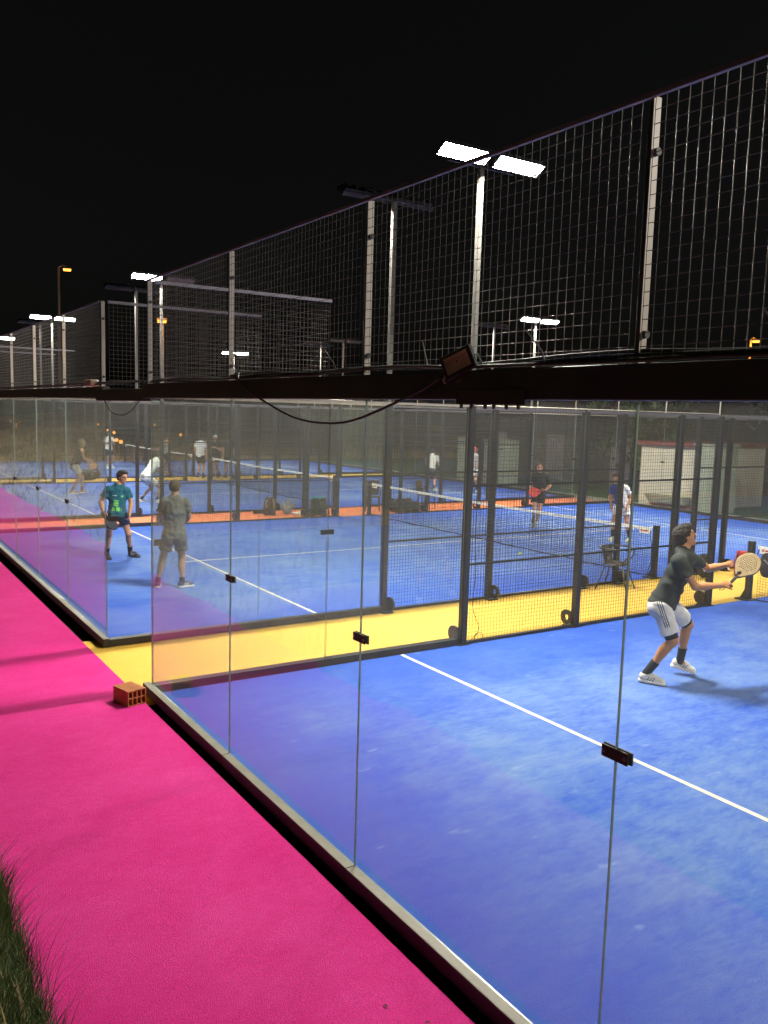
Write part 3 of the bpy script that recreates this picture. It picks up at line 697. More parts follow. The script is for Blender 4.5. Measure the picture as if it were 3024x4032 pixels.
        sdf_mesh('cap' if hairstyle == 'cap' else 'hair', hpz, min(vox, .008), planes=pls, subs=[] if hairstyle == 'cap' else [ell(hp(0, .135, -.035), (.13, .125, .092), HR), ell(hp(.1, .012, -.035), (.035, .026, .050), HR), ell(hp(-.1, .012, -.035), (.035, .026, .050), HR)], m=mat('hair', hair, .75, 0, .4, 40, .5, 300), parent=t, disp=hd_ if hairstyle != 'cap' else None)
    # ---- socks and shoes
    for s in 'RL':
        kn, an, he, to = A['k' + s], A['a' + s], A['heel' + s], A['toe' + s]
        a0 = lerp(an, kn, sock_h)
        sd = unit(kn - an)
        if sock is not None:
            sdf_mesh('sock', [cap(an - sd * .02, a0 + sd * .05, .042, .054 if sock_h > .2 else .046, .01), cap(an, lerp(he, to, .22) + np.array([0, 0, .055]), .038, .034, .02)], vox, planes=[(a0, sd)], m=cloth(sock), parent=t)
        f = unit(to - he); u = unit(np.cross(np.cross(f, (0, 0, 1)), f)); l = np.cross(u, f); ln = np.linalg.norm(to - he)
        def q(x, y, z): return he + f * (x * ln) + l * y + u * z
        FR = np.stack([f, l, u])
        up_ = [cap(q(.15, 0, .06), q(.17, 0, .098), .043, .040, .02), cap(q(.15, 0, .052), q(.52, 0, .050), .042, .043, .02), cap(q(.5, 0, .045), q(.80, 0, .034), .042, .040, .02), ell(q(.83, 0, .034), (.052, .045, .030), FR, .02), cap(q(.17, 0, .065), lerp(q(.2, 0, .10), an, .5), .040, .040, .02), cap(q(.24, 0, .102), q(.60, 0, .072), .033, .031, .02), cap(q(.30, 0, .118), q(.36, 0, .118), .020, .018, .015)]
        def stripes(c, q0=he, f0=f, u0=u, l0=l, L0=ln):
            x = (c - q0) @ f0 / L0; z = (c - q0) @ u0; y = np.abs((c - q0) @ l0)
            ph_ = (x - z * 2.2) * 9.5
            return ((x > .30) & (x < .62) & (z > .032) & (z < .075) & (y > .022) & (np.mod(ph_, 1) < .42)).astype(int)
        sh_ = sdf_mesh('shoe', up_, min(vox, .008), planes=[(q(0, 0, .022), -u), (lerp(q(.2, 0, .10), an, .45) , unit(u * .95 - f * .1))], m=[cloth(shoe, .6), cloth(tuple(c * .25 for c in shoe) if sum(shoe) > 1 else (.6, .6, .6), .6)], parent=t, mats=stripes)
        so = [cap(q(.12, 0, .014), q(.55, 0, .014), .046, .047, .01), cap(q(.5, 0, .014), q(.82, 0, .014), .047, .051, .01), ell(q(.85, 0, .014), (.054, .051, .034), FR, .01)]
        sdf_mesh('sole', so, min(vox, .007), planes=[(q(0, 0, .036), u), (q(0, 0, .0), -u)], m=cloth(sole, .6), parent=sh_)
    return t

# padel racket: perforated teardrop face, open throat, grip and wrist cord
def racket(label, origin, axis, normal, face, rim, vox=.004):
    """origin: middle of the face; axis: from grip to tip; normal: the way the face looks"""
    ax_ = unit(axis); n = unit(np.asarray(normal, float) - ax_ * (np.asarray(normal) @ ax_)); l = np.cross(n, ax_)
    t = thing('padel_racket', label, 'racket', tuple(origin), 0, 'padel rackets')
    def q(x, y, z=0): return l * x + ax_ * y + n * z
    R = np.stack([l, ax_, n])
    slab = [(n * .018, n), (-n * .018, -n)]
    holes = []
    for i in range(-4, 5):
        for j in range(-4, 5):
            x, y = i * .022 + (j % 2) * .011, j * .020 + .012
            if (x / .092) ** 2 + ((y - .012) / .098) ** 2 < 1: holes.append(cap(q(x, y, -.05), q(x, y, .05), .0058))
    core = [ell(q(0, .005), (.126, .138, .06), R, .02), cap(q(0, -.02), q(0, -.10), .105, .045, .04), cap(q(-.05, -.10), q(-.018, -.165), .018, .015, .02), cap(q(.05, -.10), q(.018, -.165), .018, .015, .02)]
    thr = [ell(q(0, -.128), (.020, .026, .1), R)]
    def rm(c):
        x = (c @ l) / .126; y = (c @ ax_ - .005) / .138
        return (((x * x + y * y) > .86) & (np.abs(c @ n) < .0155)).astype(int)
    sdf_mesh('face', core, vox, subs=thr + (holes if vox < .006 else []), planes=slab, m=[face, rim], parent=t, mats=rm, smooth_it=1)
    b = MB(); b.tube([q(0, -.165), q(0, -.20), q(0, -.285), q(0, -.295)], [.015, .0165, .0175, .019], 10); b.build('grip', M['rub'], t, smooth=True)
    if vox < .006:
        b = MB(); b.tube([q(0, -.295), q(.02, -.32, .01), q(.035, -.36, .02), q(.03, -.40, .01), q(.012, -.37, -.01), q(0, -.30, -.005)], .0035, 6); b.build('wrist_cord', M['rub'], t)
    return t
M['rk_gold'] = mat('racket_gold', (.40, .29, .15), .45, .1, .12, 30); M['rk_dark'] = mat('racket_dark', (.03, .03, .035), .4)
M['rk_red'] = mat('racket_red', (.62, .05, .04), .5); M['rk_orange'] = mat('racket_orange', (.45, .22, .08), .5)
M['rk_white'] = mat('racket_white', (.7, .7, .66), .5)
def axes(yaw):
    y = math.radians(yaw); return V3(math.cos(y), math.sin(y), 0), V3(-math.sin(y), math.cos(y), 0)
def tow(base, yaw, v):
    a, d = axes(yaw); return V3(*base) + a * v[0] + d * v[1] + V3(0, 0, v[2])
def dirw(yaw, v):
    a, d = axes(yaw); return a * v[0] + d * v[1] + V3(0, 0, v[2])

# --- the player in front, on the right
P1 = dict(head=(.135, .05, 1.655), neck=(.125, .05, 1.515), sR=(.085, -.185, 1.415), sL=(.215, .20, 1.40), eR=(.269, -.21, 1.150), wR=(.535, -.16, 1.182), hR=(.62, -.125, 1.215),
          eL=(.412, .36, 1.265), wL=(.585, .20, 1.350), hL=(.66, .09, 1.395), pel=(-.045, 0, .915), hipR=(-.065, -.095, .885), hipL=(.0, .10, .885),
          kR=(.080, -.13, .515), aR=(-.170, -.10, .115), heelR=(-.245, -.10, .012), toeR=(.030, -.12, .0), kL=(.232, .27, .625), aL=(.180, .38, .175), heelL=(.085, .39, .085), toeL=(.345, .42, .022))
def p1_stripes(c, J):
    r = np.zeros(len(c), int); hip, kn = J['hipR'], J['kR']; d = unit(kn - hip)
    tt = (c - hip) @ d; f = unit(np.cross(np.array([0, -1, 0]), d)); x = (c - hip) @ f * -1
    near = (c[:, 1] < -.10) & (tt > -.06) & (tt < .235)
    for k in range(3): r[near & (np.abs(x - (.018 + .021 * (k - 1) - .02 * 1)) < .0052)] = 1
    return r
b1 = (2.26, 5.06, 0)
person('player in dark grey tee and white shorts in front, looking up with racket raised', b1, 37.9, P1, (.88, .30, .30), sk=(.52, .225, .09), shirt=(.028, .036, .036), shorts=(.72, .70, .66), sock=(.03, .034, .038), shoe=(.78, .75, .66), sole=(.78, .75, .68),
       vox=.0068, sleeve=.60, short_len=.80, curlR=1.05, curlL=.25, hairstyle='thick', under=(.016, .024, .024), short_marks=([cloth((.06, .06, .065))], p1_stripes), palmR=(.2, .6, -.7), palmL=(.2, -.9, .3), sock_h=.36, slim=.94)
rc = tow(b1, 37.9, (.782, -.045, 1.405))
racket('beige padel racket full of holes held by the front player', rc, dirw(37.9, (.165, .075, .20)), dirw(37.9, (-.45, -.95, .20)), M['rk_gold'], M['rk_dark'], .0032)
# --- the two near players of the second court
P2 = dict(head=(.085, 0, 1.555), neck=(.025, .02, 1.42), sR=(-.175, .0, 1.325), sL=(.165, .02, 1.305), eR=(-.315, .03, 1.085), wR=(-.272, -.12, .905), hR=(-.235, -.19, .85), eL=(.235, .03, 1.06), wL=(.205, -.12, .865), hL=(.19, -.17, .79),
          pel=(-.02, .03, .855), hipR=(-.11, .02, .83), hipL=(.075, .03, .83), kR=(-.165, -.09, .48), aR=(-.215, .03, .10), heelR=(-.215, .07, .0), toeR=(-.16, -.20, .0), kL=(.185, -.05, .47), aL=(.215, .12, .115), heelL=(.185, .17, .02), toeL=(.385, -.02, .0))
def p2_print(q):
    r = np.zeros(len(q), int); x, f, z = q[:, 0], q[:, 1], q[:, 2]
    fr = f > .02
    r[fr & (np.abs(x + .02) < .045) & (z > -.30) & (z < -.19) & (np.sin(z * 120) > -.75)] = 1
    r[fr & (np.abs(x + .0) < .085) & (z > -.395) & (z < -.325) & (np.sin(x * 70) > -.8)] = 1
    r[fr & (x > .06) & (x < .10) & (z > -.125) & (z < -.095)] = 1
    r[fr & (x > -.10) & (x < -.01) & (np.abs(z + .105) < .006)] = 2
    return r
b2 = (-7.88, 1.79 + .08, 0)
person('player in teal tee with green print and dark shorts, facing us by the glass corner', b2, 74.7, P2, (.55, -.75, -.15), sk=(.40, .19, .10), hair=(.026, .015, .009), hairstyle='thick', shirt=(.008, .088, .125), shorts=(.012, .016, .03), sock=(.012, .012, .014), shoe=(.035, .03, .035), sole=(.05, .05, .05),
       vox=.0082, sleeve=.62, short_len=.55, curlR=1.0, curlL=.5, shirt_marks=([cloth((.16, .55, .10)), cloth((.30, .55, .50))], p2_print), sock_h=.30)
racket('dark padel racket held low by the player in teal', tow(b2, 74.7, (-.13, -.30, .70)), dirw(74.7, (.22, -.17, -.24)), dirw(74.7, (.5, -.6, .6)), M['rk_dark'], M['rub'], .005)
P3 = dict(head=(.075, .02, 1.615), neck=(.080, .0, 1.475), sL=(-.095, .0, 1.395), sR=(.245, .0, 1.39), eL=(-.155, .07, 1.16), wL=(-.08, .27, 1.04), hL=(-.02, .34, 1.06), eR=(.295, .07, 1.155), wR=(.215, .27, .985), hR=(.14, .34, 1.0),
          pel=(.065, .0, .865), hipL=(-.03, .0, .84), hipR=(.155, .0, .84), kL=(-.115, .07, .47), aL=(-.195, .0, .11), heelL=(-.20, -.06, .0), toeL=(-.19, .21, .0), kR=(.185, .07, .465), aR=(.185, -.02, .105), heelR=(.125, -.05, .0), toeR=(.37, .06, .0))
b3 = (-4.92, 1.79 + .08, 0)
person('player in grey tee and grey shorts seen from behind, left of the clear glass joint', b3, 71.5, P3, (.25, .95, -.05), sk=(.42, .23, .14), hair=(.035, .022, .012), shirt=(.095, .108, .110), shorts=(.085, .085, .080), sock=(.025, .025, .03), shoe=(.06, .07, .13), sole=(.72, .72, .70), vox=.0082, sleeve=.66, short_len=.62, sock_h=.16)
# --- the two far players of the second court
P4 = dict(head=(.012, -.03, 1.595), neck=(.03, .0, 1.455), sR=(-.125, .0, 1.375), sL=(.215, .02, 1.375), eR=(-.185, .03, 1.11), wR=(-.195, -.20, .97), hR=(-.14, -.25, .95), eL=(.305, .05, 1.12), wL=(.165, -.18, 1.0), hL=(.09, -.22, .99),
          pel=(.02, .02, .875), hipR=(-.07, .0, .85), hipL=(.10, .02, .85), kR=(-.07, -.13, .50), aR=(-.085, .24, .33), heelR=(-.085, .32, .30), toeR=(-.09, .26, .08), kL=(.066, -.08, .475), aL=(-.02, .0, .11), heelL=(-.01, .05, .02), toeL=(-.10, -.20, .0))
b4 = (-8.16, 12.9, 0)
person('running player in black with a red racket, beyond the net of the second court', b4, 46.6, P4, (-.1, -.95, .1), sk=(.45, .22, .14), hair=(.05, .04, .03), shirt=(.022, .028, .028), shorts=(.010, .010, .011), sock=(.6, .55, .45), shoe=(.08, .10, .08), sole=(.3, .3, .3), vox=.0105, short_len=.52, curlR=.8, curlL=.8, sock_h=.14)
racket('red padel racket held by the running player', tow(b4, 46.6, (-.10, -.33, .96)), dirw(46.6, (-.35, -.1, -.05)), dirw(46.6, (0, -1, .15)), M['rk_red'], M['rk_red'], .005)
P5 = dict(head=(-.180, -.03, 1.50), neck=(-.12, .0, 1.37), sR=(-.255, .0, 1.30), sL=(.065, .02, 1.30), eR=(-.30, .06, 1.05), wR=(-.26, -.05, .83), hR=(-.25, -.09, .75), eL=(.178, .05, 1.05), wL=(.095, -.12, .83), hL=(.07, -.16, .76),
          pel=(-.02, .03, .88), hipR=(-.11, .02, .85), hipL=(.07, .03, .85), kR=(-.185, -.05, .50), aR=(-.19, .05, .11), heelR=(-.17, .09, .0), toeR=(-.25, -.16, .0), kL=(.115, -.04, .495), aL=(.205, .06, .11), heelL=(.215, .1, .0), toeL=(.14, -.15, .0))
def p5_print(q):
    r = np.zeros(len(q), int); r[q[:, 0] > .02] = 1; r[(q[:, 1] > .03) & (q[:, 0] < .0) & (q[:, 0] > -.09) & (q[:, 2] > -.26) & (q[:, 2] < -.20)] = 2
    return r
b5 = (-5.44, 13.07, 0)
person('player in a half blue half white tee leaning forward, beyond the second net', b5, 41.1, P5, (-.35, -.9, -.1), sk=(.50, .22, .12), hair=(.05, .025, .015), shirt=(.02, .045, .20), shorts=(.70, .68, .66), sock=(.02, .02, .025), shoe=(.6, .6, .45), sole=(.7, .7, .6), vox=.0105, short_len=.6,
       shirt_marks=([cloth((.70, .70, .72)), cloth((.5, .04, .10))], p5_print), hairstyle='thick', sock_h=.5)

def stance(face, lean=.08, spread=.12, arms=((-.04, .05, -.28), (.12, .0, -.24)), step=.0, h=1.0, pelz=.93, crouch=0.):
    """a standing pose facing the angle `face` in the local frame (0 = right in the picture, 90 = away); returns joints and head direction"""
    f = V3(math.cos(math.radians(face)), math.sin(math.radians(face)), 0); l = np.cross(V3(0, 0, 1), f); z = V3(0, 0, 1)
    pz = (pelz - crouch) * h; J = {}
    pel = z * pz - f * lean * .3; J['pel'] = pel
    dirv = unit(z + f * lean * 2.2)
    J['neck'] = pel + dirv * .60 * h; sm = pel + dirv * .515 * h
    J['head'] = J['neck'] + unit(z + f * lean * 1.2) * .145 * h + f * .02
    for s, sg in (('L', 1), ('R', -1)):
        J['s' + s] = sm + l * .175 * sg * h; hip = pel + l * .092 * sg * h - z * .03; J['hip' + s] = hip
        foot = l * spread * sg + f * step * sg
        J['a' + s] = foot + z * .105; J['heel' + s] = foot - f * .07; J['toe' + s] = foot + f * .20 + l * .05 * sg
        mid = (hip + J['a' + s]) / 2; gap = math.sqrt(max(0, (.435 * h) ** 2 - (np.linalg.norm(hip - J['a' + s]) / 2) ** 2)); J['k' + s] = mid + f * min(.28, gap + .02)
        (ef, el, ez), (wf, wl, wz) = arms if sg == 1 or len(arms) == 2 else arms[2:]
        J['e' + s] = J['s' + s] + f * ef + l * el * sg + z * ez; J['w' + s] = J['e' + s] + f * wf + l * wl * sg + z * wz
        J['h' + s] = J['w' + s] + unit(J['w' + s] - J['e' + s]) * .09
    return J, f
def far_person(label, base, yaw, face, pose={}, **kw):
    J, f = stance(face, **pose); return person(label, base, yaw, J, kw.pop('hd', tuple(f)), vox=kw.pop('vox', .0125), **kw)
bent = ((.03, .06, -.26), (.22, -.03, -.08)); fold = ((.03, .07, -.26), (.20, -.16, .10)); down = ((-.02, .05, -.27), (.05, .0, -.25))
far_person('player in white polo and white shorts bending forward, left half of the third court', (-17.0, 5.35, 0), 72.5, 30, dict(lean=.32, spread=.20, step=-.16, arms=bent, crouch=.12), shirt=(.66, .70, .66), shorts=(.60, .62, .62), sock=(.02, .02, .022), shoe=(.7, .7, .7), vox=.0115, sock_h=.2, sk=(.33, .18, .11))
b7 = (-20.3, 4.0, 0)
far_person('bald player in black vest and cream shorts walking, near the left edge behind the glass', b7, 77.4, 20, dict(lean=.16, spread=.09, step=.20, arms=bent), shirt=(.03, .032, .03), shorts=(.45, .42, .34), shoe=(.35, .2, .1), sock=(.1, .05, .03), hair=(.2, .17, .1), sk=(.36, .2, .12), sleeveless=True, vox=.0115)
racket('orange padel racket held by the player in the black vest', tow(b7, 77.4, (.50, .05, .92)), dirw(77.4, (.3, 0, -.12)), dirw(77.4, (0, -1, .1)), M['rk_orange'], M['rk_orange'], .006)
far_person('woman in white top and dark shorts with folded arms, standing on the fourth court', (-31.3, 8.0, 0), 75.3, -60, dict(lean=.02, spread=.10, arms=fold, h=.95, pelz=.93), shirt=(.72, .72, .74), shorts=(.022, .024, .03), sock=(.6, .6, .6), shoe=(.75, .75, .75), hairstyle='long', hair=(.02, .014, .01))
far_person('player in white tee and black shorts stooping by the fourth net', (-27.2, 9.3, 0), 71, 200, dict(lean=.14, spread=.22, arms=bent), shirt=(.55, .57, .55), shorts=(.02, .02, .022), shoe=(.7, .7, .7), sock=(.5, .5, .5))
far_person('man in white tee seen from behind, left of two people in black', (-25.0, 10.0, 0), 68.7, 70, dict(lean=.03, spread=.10, arms=down), shirt=(.68, .70, .74), shorts=(.016, .016, .018), shoe=(.02, .02, .02), sock=(.02, .02, .02))
far_person('person in black with a white cap, standing on the far yellow strip', (-24.9, 10.62, 0), 68.1, 250, dict(lean=.03, spread=.09, arms=fold), shirt=(.018, .018, .018), shorts=(.014, .014, .015), hair=(.75, .75, .75), hairstyle='cap', shoe=(.03, .03, .03))
far_person('person in black with dark hair, right of the white cap on the far strip', (-24.9, 11.2, 0), 67.7, 100, dict(lean=.03, spread=.11, arms=down), shirt=(.018, .019, .018), shorts=(.014, .014, .015), shoe=(.03, .03, .03))
far_person('bending player in grey and white seen from behind, far in the third court', (-17.6, 16.3, 0), 53.8, 80, dict(lean=.30, spread=.16, arms=bent, crouch=.08), shirt=(.42, .42, .40), shorts=(.06, .06, .065), sk=(.5, .25, .15), shoe=(.5, .6, .6))
far_person('player with a red cap and grey vest at a far fence post', (-16.7, 17.7, 0), 50.8, 250, dict(lean=.06, spread=.12, arms=bent, h=.95), shirt=(.30, .30, .30), shorts=(.62, .62, .62), hair=(.55, .07, .06), hairstyle='cap', sleeveless=True)

# ------------------------------------------------------------------ things lying about
def along(pts, n=8):
    """smooth curve through points (Catmull-Rom)"""
    P = [np.array(p, float) for p in pts]; P = [2 * P[0] - P[1]] + P + [2 * P[-1] - P[-2]]; out = []
    for i in range(1, len(P) - 2):
        for k in range(n):
            t = k / n; a, b, c, d = P[i - 1:i + 3]
            out.append(tuple(.5 * (2 * b + (c - a) * t + (2 * a - 5 * b + 4 * c - d) * t * t + (3 * b - a - 3 * c + d) * t ** 3)))
    return out + [tuple(P[-2])]
# hollow clay brick by the corner of the rail: 4 x 2 cells through its length
def hollow_brick():
    Lh, Wd, H = .100, .27, .155
    b = MB(); xs = [-Lh]; nx, nz = 4, 2; wall = .010
    fx = [(-Lh + wall + i * (2 * Lh - wall) / nx, -Lh + (i + 1) * (2 * Lh - wall) / nx) for i in range(nx)]
    fz = [(wall + j * (H - wall) / nz, (j + 1) * (H - wall) / nz) for j in range(nz)]
    y0, y1 = -Wd / 2, Wd / 2
    b.box((-Lh, y0, 0), (Lh, y1, wall)); b.box((-Lh, y0, H - wall), (Lh, y1, H))
    b.box((-Lh, y0 + .0015, H / 2 - wall / 2), (Lh, y1 - .0015, H / 2 + wall / 2))
    for i in range(nx + 1):
        x = -Lh + i * (2 * Lh - wall) / nx
        if i in (0, nx): b.box((x, y0, wall), (x + wall, y1, H - wall))
        else:
            b.box((x, y0 + .001, wall), (x + wall, y1 - .001, H / 2 - wall / 2)); b.box((x, y0 + .001, H / 2 + wall / 2), (x + wall, y1 - .001, H - wall))
    for k in range(7):
        x = -Lh + .02 + k * .024; b.box((x, y0 + .002, H), (x + .014, y1 - .002, H + .002))
    o = b.build('hollow_brick', M['brick']); tag(o, 'hollow clay brick leaning against the rail corner on the pink path', 'brick'); return o
hb = hollow_brick(); hb.location = (.115, -.262, -.004); hb.rotation_euler = (0, 0, math.radians(-75))

# loose floodlight on the beam with its sagging cable
fl = thing('small_floodlight', 'small black floodlight with beige front tilted on the beam, unlit', 'floodlight', (4.97, -.085, BT + .035))
fl.rotation_euler = (math.radians(-4), math.radians(-25), math.radians(28)); fl.scale = (.58, .58, .58)
b = MB(); b.box((-.145, -.03, -.10), (.145, .025, .10))
for k in range(8): b.box((-.13 + k * .036, .025, -.09), (-.124 + k * .036, .05, .09))
b.build('housing', M['rub'], fl, bev=.006)
b = MB(); b.add([(-.112, -.040, -.070), (.112, -.040, -.070), (.112, -.040, .070), (-.112, -.040, .070), (-.085, -.0325, -.03), (.085, -.0325, -.03), (.085, -.0325, .045), (-.085, -.0325, .045)], [(0, 1, 5, 4), (1, 2, 6, 5), (2, 3, 7, 6), (3, 0, 4, 7), (4, 5, 6, 7)])
b.build('front_glass', M['flood_glass'], fl)
b = MB(); b.box((-.006, -.035, .002), (.006, -.033, .014)); b.build('led_chip', M['rub'], fl)
b = MB(); b.tube([(.15, 0, .0), (.175, 0, .0), (.18, .02, -.10), (.16, .06, -.12), (-.10, .07, -.12)], .009, 6); b.build('bracket', M['galv'], fl)
b = MB(); b.tube(along([(-.15, .0, -.05), (-.175, -.01, -.075), (-.17, -.01, -.11)]), .011, 6); b.build('connector', M['flood_glass'], fl)
b = MB(); b.tube(along([(4.83, -.085, 3.09), (4.6, -.085, 3.01), (4.05, -.085, 2.87), (3.68, -.085, 2.835), (3.25, -.085, 2.86), (2.75, -.085, 2.97), (2.42, -.08, 3.07), (2.29, -.07, 3.13), (2.24, -.05, 3.17)], 10), .0075, 6)
tag(b.build('hanging_cable', M['cable'], smooth=True), 'black cable sagging below the beam from the loose floodlight', 'cable')
cb_ = thing('cable_bundle', 'bundle of black cables tied along the top of the front beam', 'cable', (0, 0, 0))
for k in range(3):
    pts = []
    for i in range(27):
        x = .1 + i * .37; tie = abs(math.sin(i * PI / 4.5 + k * .2)); pts.append((x, -.045 + .016 * k, BT + .012 + .026 * tie * (.5 + .5 * math.sin(i * .7 + k * 1.3)) + .008 * k))
    b = MB(); b.tube(along(pts, 4), .0085, 6); b.build('cable', M['cable'], cb_, smooth=True)
for x, tilt in ((2.22, -.25), (3.72, -.35), (4.66, -.08), (5.52, -.3), (6.62, -.22), (8.0, .1)):
    b = MB(); b.tube([(x, -.045, BT + .02), (x + tilt * .05, -.055, BT + .07), (x + tilt * .35, -.065, BT + .16)], [.006, .0035, .003], 5); b.build('cable_tie', M['galv'], cb_)
c2 = thing('cable_bundle', 'tangled cables on the beam of the second court, with a junction box', 'cable', (0, 0, 0))
for k in range(3):
    pts = [(-11 + i * .45, .0 + .02 * k, BT + .012 + .03 * abs(math.sin(i * .8 + k))) for i in range(25)]
    b = MB(); b.tube(along(pts, 4), .008, 6); b.build('cable', M['cable'], c2, smooth=True)
b = MB(); b.box((-2.35, -.06, BT + .0), (-2.08, .04, BT + .075)); b.build('junction_box', M['flood_glass'], c2, bev=.01)
b = MB(); b.tube(along([(-1.85, .02, 3.0), (-1.5, .02, 2.84), (-1.1, .02, 2.80), (-.7, .02, 2.86), (-.3, .02, 3.02)], 8), .007, 6); tag(b.build('sagging_cable', M['cable'], smooth=True), 'short black cable sagging between the beams over the yellow strip', 'cable')
b = MB(); b.tube(along([(-.02, .1, 3.045), (-.02, 1.2, 3.04), (-.02, 2.2, 3.03), (-.02, 3.0, 2.99), (-.02, 3.7, 2.985), (-.02, 4.0, 3.02), (-.02, 5.2, 3.03), (-.02, 8.9, 3.03)], 6), .006, 6)
tag(b.build('white_cable', M['cable_w'], smooth=True), 'thin white cable strung along the top of the front side fence', 'cable')
b = MB(); b.box((4.93, -.064, GT - .022), (5.42, -.057, GT + .05))
o = b.build('splice_plate', M['rub'], bev=.003); tag(o, 'dark bolted plate under the beam below the loose floodlight', 'plate')
for k, x in enumerate((4.97, 5.05, 5.15, 5.21, 5.30, 5.38)): b = MB(); b.disc((x, -.060, GT - .032), (0, 0, 1), 0, .009, .02, 10); b.build('bolt', M['galv'], o)
# thin loose wire down the first fence post, with a coil at its foot
b = MB(); b.tube(along([(.05, 4.09, 2.2), (.055, 4.10, 1.4), (.06, 4.12, .9), (.055, 4.10, .5), (.07, 4.20, .22), (.07, 4.14, .12), (.08, 4.02, .03)], 8), .004, 5)
b.tube([(.075 + .015 * math.sin(a), 4.20 + .07 * math.cos(a), .085 + .07 * math.sin(a)) for a in np.linspace(0, 4 * PI, 40)], .004, 5)
tag(b.build('loose_wire', M['cable'], smooth=True), 'thin loose wire coiled at the foot of the fence post by the yellow strip', 'wire')

# metal cafe chair in the near yellow strip, seen through the mesh
def metal_chair(label, loc, rz):
    t = thing('metal_chair', label, 'chair', loc, rz, 'chairs by the courts')
    b = MB(); b.disc((0, 0, .45), (0, 0, 1), 0, .21, .025, 24); b.tube([(.21 * math.cos(a), .21 * math.sin(a), .45) for a in np.linspace(0, 2 * PI, 25)], .013, 6); b.build('seat', M['chairmetal'], t, smooth=False)
    def arc(r, z, a0, a1, n=18): return [(r * math.cos(a), r * math.sin(a), z) for a in np.linspace(a0, a1, n)]
    b = MB(); b.tube(arc(.29, .72, math.radians(20), math.radians(340)), .014, 7); b.tube([(.27, .1, .72), (.24, .17, .60), (.14, .16, .46)], .012, 6); b.tube([(.27, -.1, .72), (.24, -.17, .60), (.14, -.16, .46)], .012, 6); b.build('arm_rail', M['chairmetal'], t, smooth=True)
    b = MB(); vs = []; fs = []; n = 12
    for h in (0, 1):
        for i in range(n + 1):
            a = PI * (.70 + .60 * i / n)
            for r in (0, .010): vs.append(((.20 + .085 * h - r) * math.cos(a), (.20 + .085 * h - r) * math.sin(a), .455 + .26 * h))
    for i in range(n):
        o_ = 2 * i; T_ = 2 * (n + 1)
        fs += [(o_, o_ + 2, T_ + o_ + 2, T_ + o_), (o_ + 1, T_ + o_ + 1, T_ + o_ + 3, o_ + 3)]
    b.add(vs, fs); b.build('backrest', M['chairmetal'], t)
    for sx in (1, -1):
        for sy in (1, -1):
            b = MB(); b.tube([(.15 * sx, .15 * sy, .44), (.20 * sx, .20 * sy, .22), (.27 * sx, .25 * sy, .0)], [.014, .013, .011], 7); b.build('leg', M['chairmetal'], t, smooth=True)
    return t
metal_chair('empty metal armchair in the near yellow strip behind the mesh', (-1.62, 8.62, -.006), math.radians(25))
def plastic_chair(label, loc, rz):
    t = thing('plastic_chair', label, 'chair', loc, rz, 'chairs by the courts')
    b = MB(); b.box((-.21, -.21, .42), (.21, .21, .445)); b.build('seat', M['chairbrown'], t, bev=.01)
    b = MB(); b.add([(-.20, .19, .47), (.20, .19, .47), (.20, .27, .88), (-.20, .27, .88), (-.20, .215, .47), (.20, .215, .47), (.20, .295, .88), (-.20, .295, .88)], [(0, 1, 2, 3), (7, 6, 5, 4), (0, 4, 5, 1), (1, 5, 6, 2), (2, 6, 7, 3), (3, 7, 4, 0)]); b.build('backrest', M['chairbrown'], t, bev=.006)
    for sx in (1, -1):
        for sy in (1, -1):
            b = MB(); b.tube([(.18 * sx, .18 * sy, .42), (.21 * sx, .22 * sy, 0)], [.02, .015], 6); b.build('leg', M['chairbrown'], t)
        b = MB(); b.tube([(.21 * sx, -.17, .43), (.23 * sx, -.17, .64), (.22 * sx, .22, .66)], .016, 6); b.build('armrest', M['chairbrown'], t)
    return t
plastic_chair('dark brown chair beside the duffel on the orange strip', (-12.75, 12.6, -.006), math.radians(120))
plastic_chair('dark chair just behind the left post of the second net', (-12.9, 10.75, -.006), math.radians(60))

# bags
def rbox(hx, hy, z0, z1, r, top=.85, k=.05):
    out = []
    for sx in (-1, 1):
        for sy in (-1, 1): out.append(cap((sx * (hx - r), sy * (hy - r), z0 + r * .4), (sx * (hx - r) * top, sy * (hy - r) * top, z1 - r), r, r * .9, k))
    return out + [ell((0, 0, (z0 + z1) / 2), (hx * .96, hy * .96, (z1 - z0) * .47), k=k)]
def bag(name, label, loc, prims, m, vox=.014, rz=0, straps=(), strapm=None, extras=(), group=None):
    t = thing(name, label, 'bag', loc, rz, group)
    f = lambda X, Y, Z: .006 * np.sin(X * 31 + 2 * np.sin(Z * 23)) * np.sin(Z * 37 + Y * 15)
    sdf_mesh('body', prims, vox, planes=[((0, 0, 0), (0, 0, -1))], m=m, parent=t, disp=f)
    for pts, r in straps:
        b = MB(); b.tube(along(pts, 5), r, 6); b.build('strap', strapm or m, t, smooth=True)
    for nm, pr_, mm in extras: sdf_mesh(nm, pr_, vox * .8, m=mm, parent=t)
    return t
G = 'bags left beside the courts'
bag('backpack', 'brown backpack leaning on the fence of the orange strip', (-13.0, 7.45, -.006), rbox(.17, .11, 0, .50, .07, .62) + rbox(.13, .16, .02, .28, .05, .9, .03), M['bagbrown'], rz=1.2, straps=[([(-.08, -.1, .44), (-.11, -.2, .36), (-.10, -.18, .22)], .018), ([(.08, -.1, .44), (.10, -.2, .36), (.10, -.18, .22)], .018), ([(-.04, 0, .50), (0, 0, .55), (.04, 0, .50)], .012)], strapm=M['sheet'], group=G)
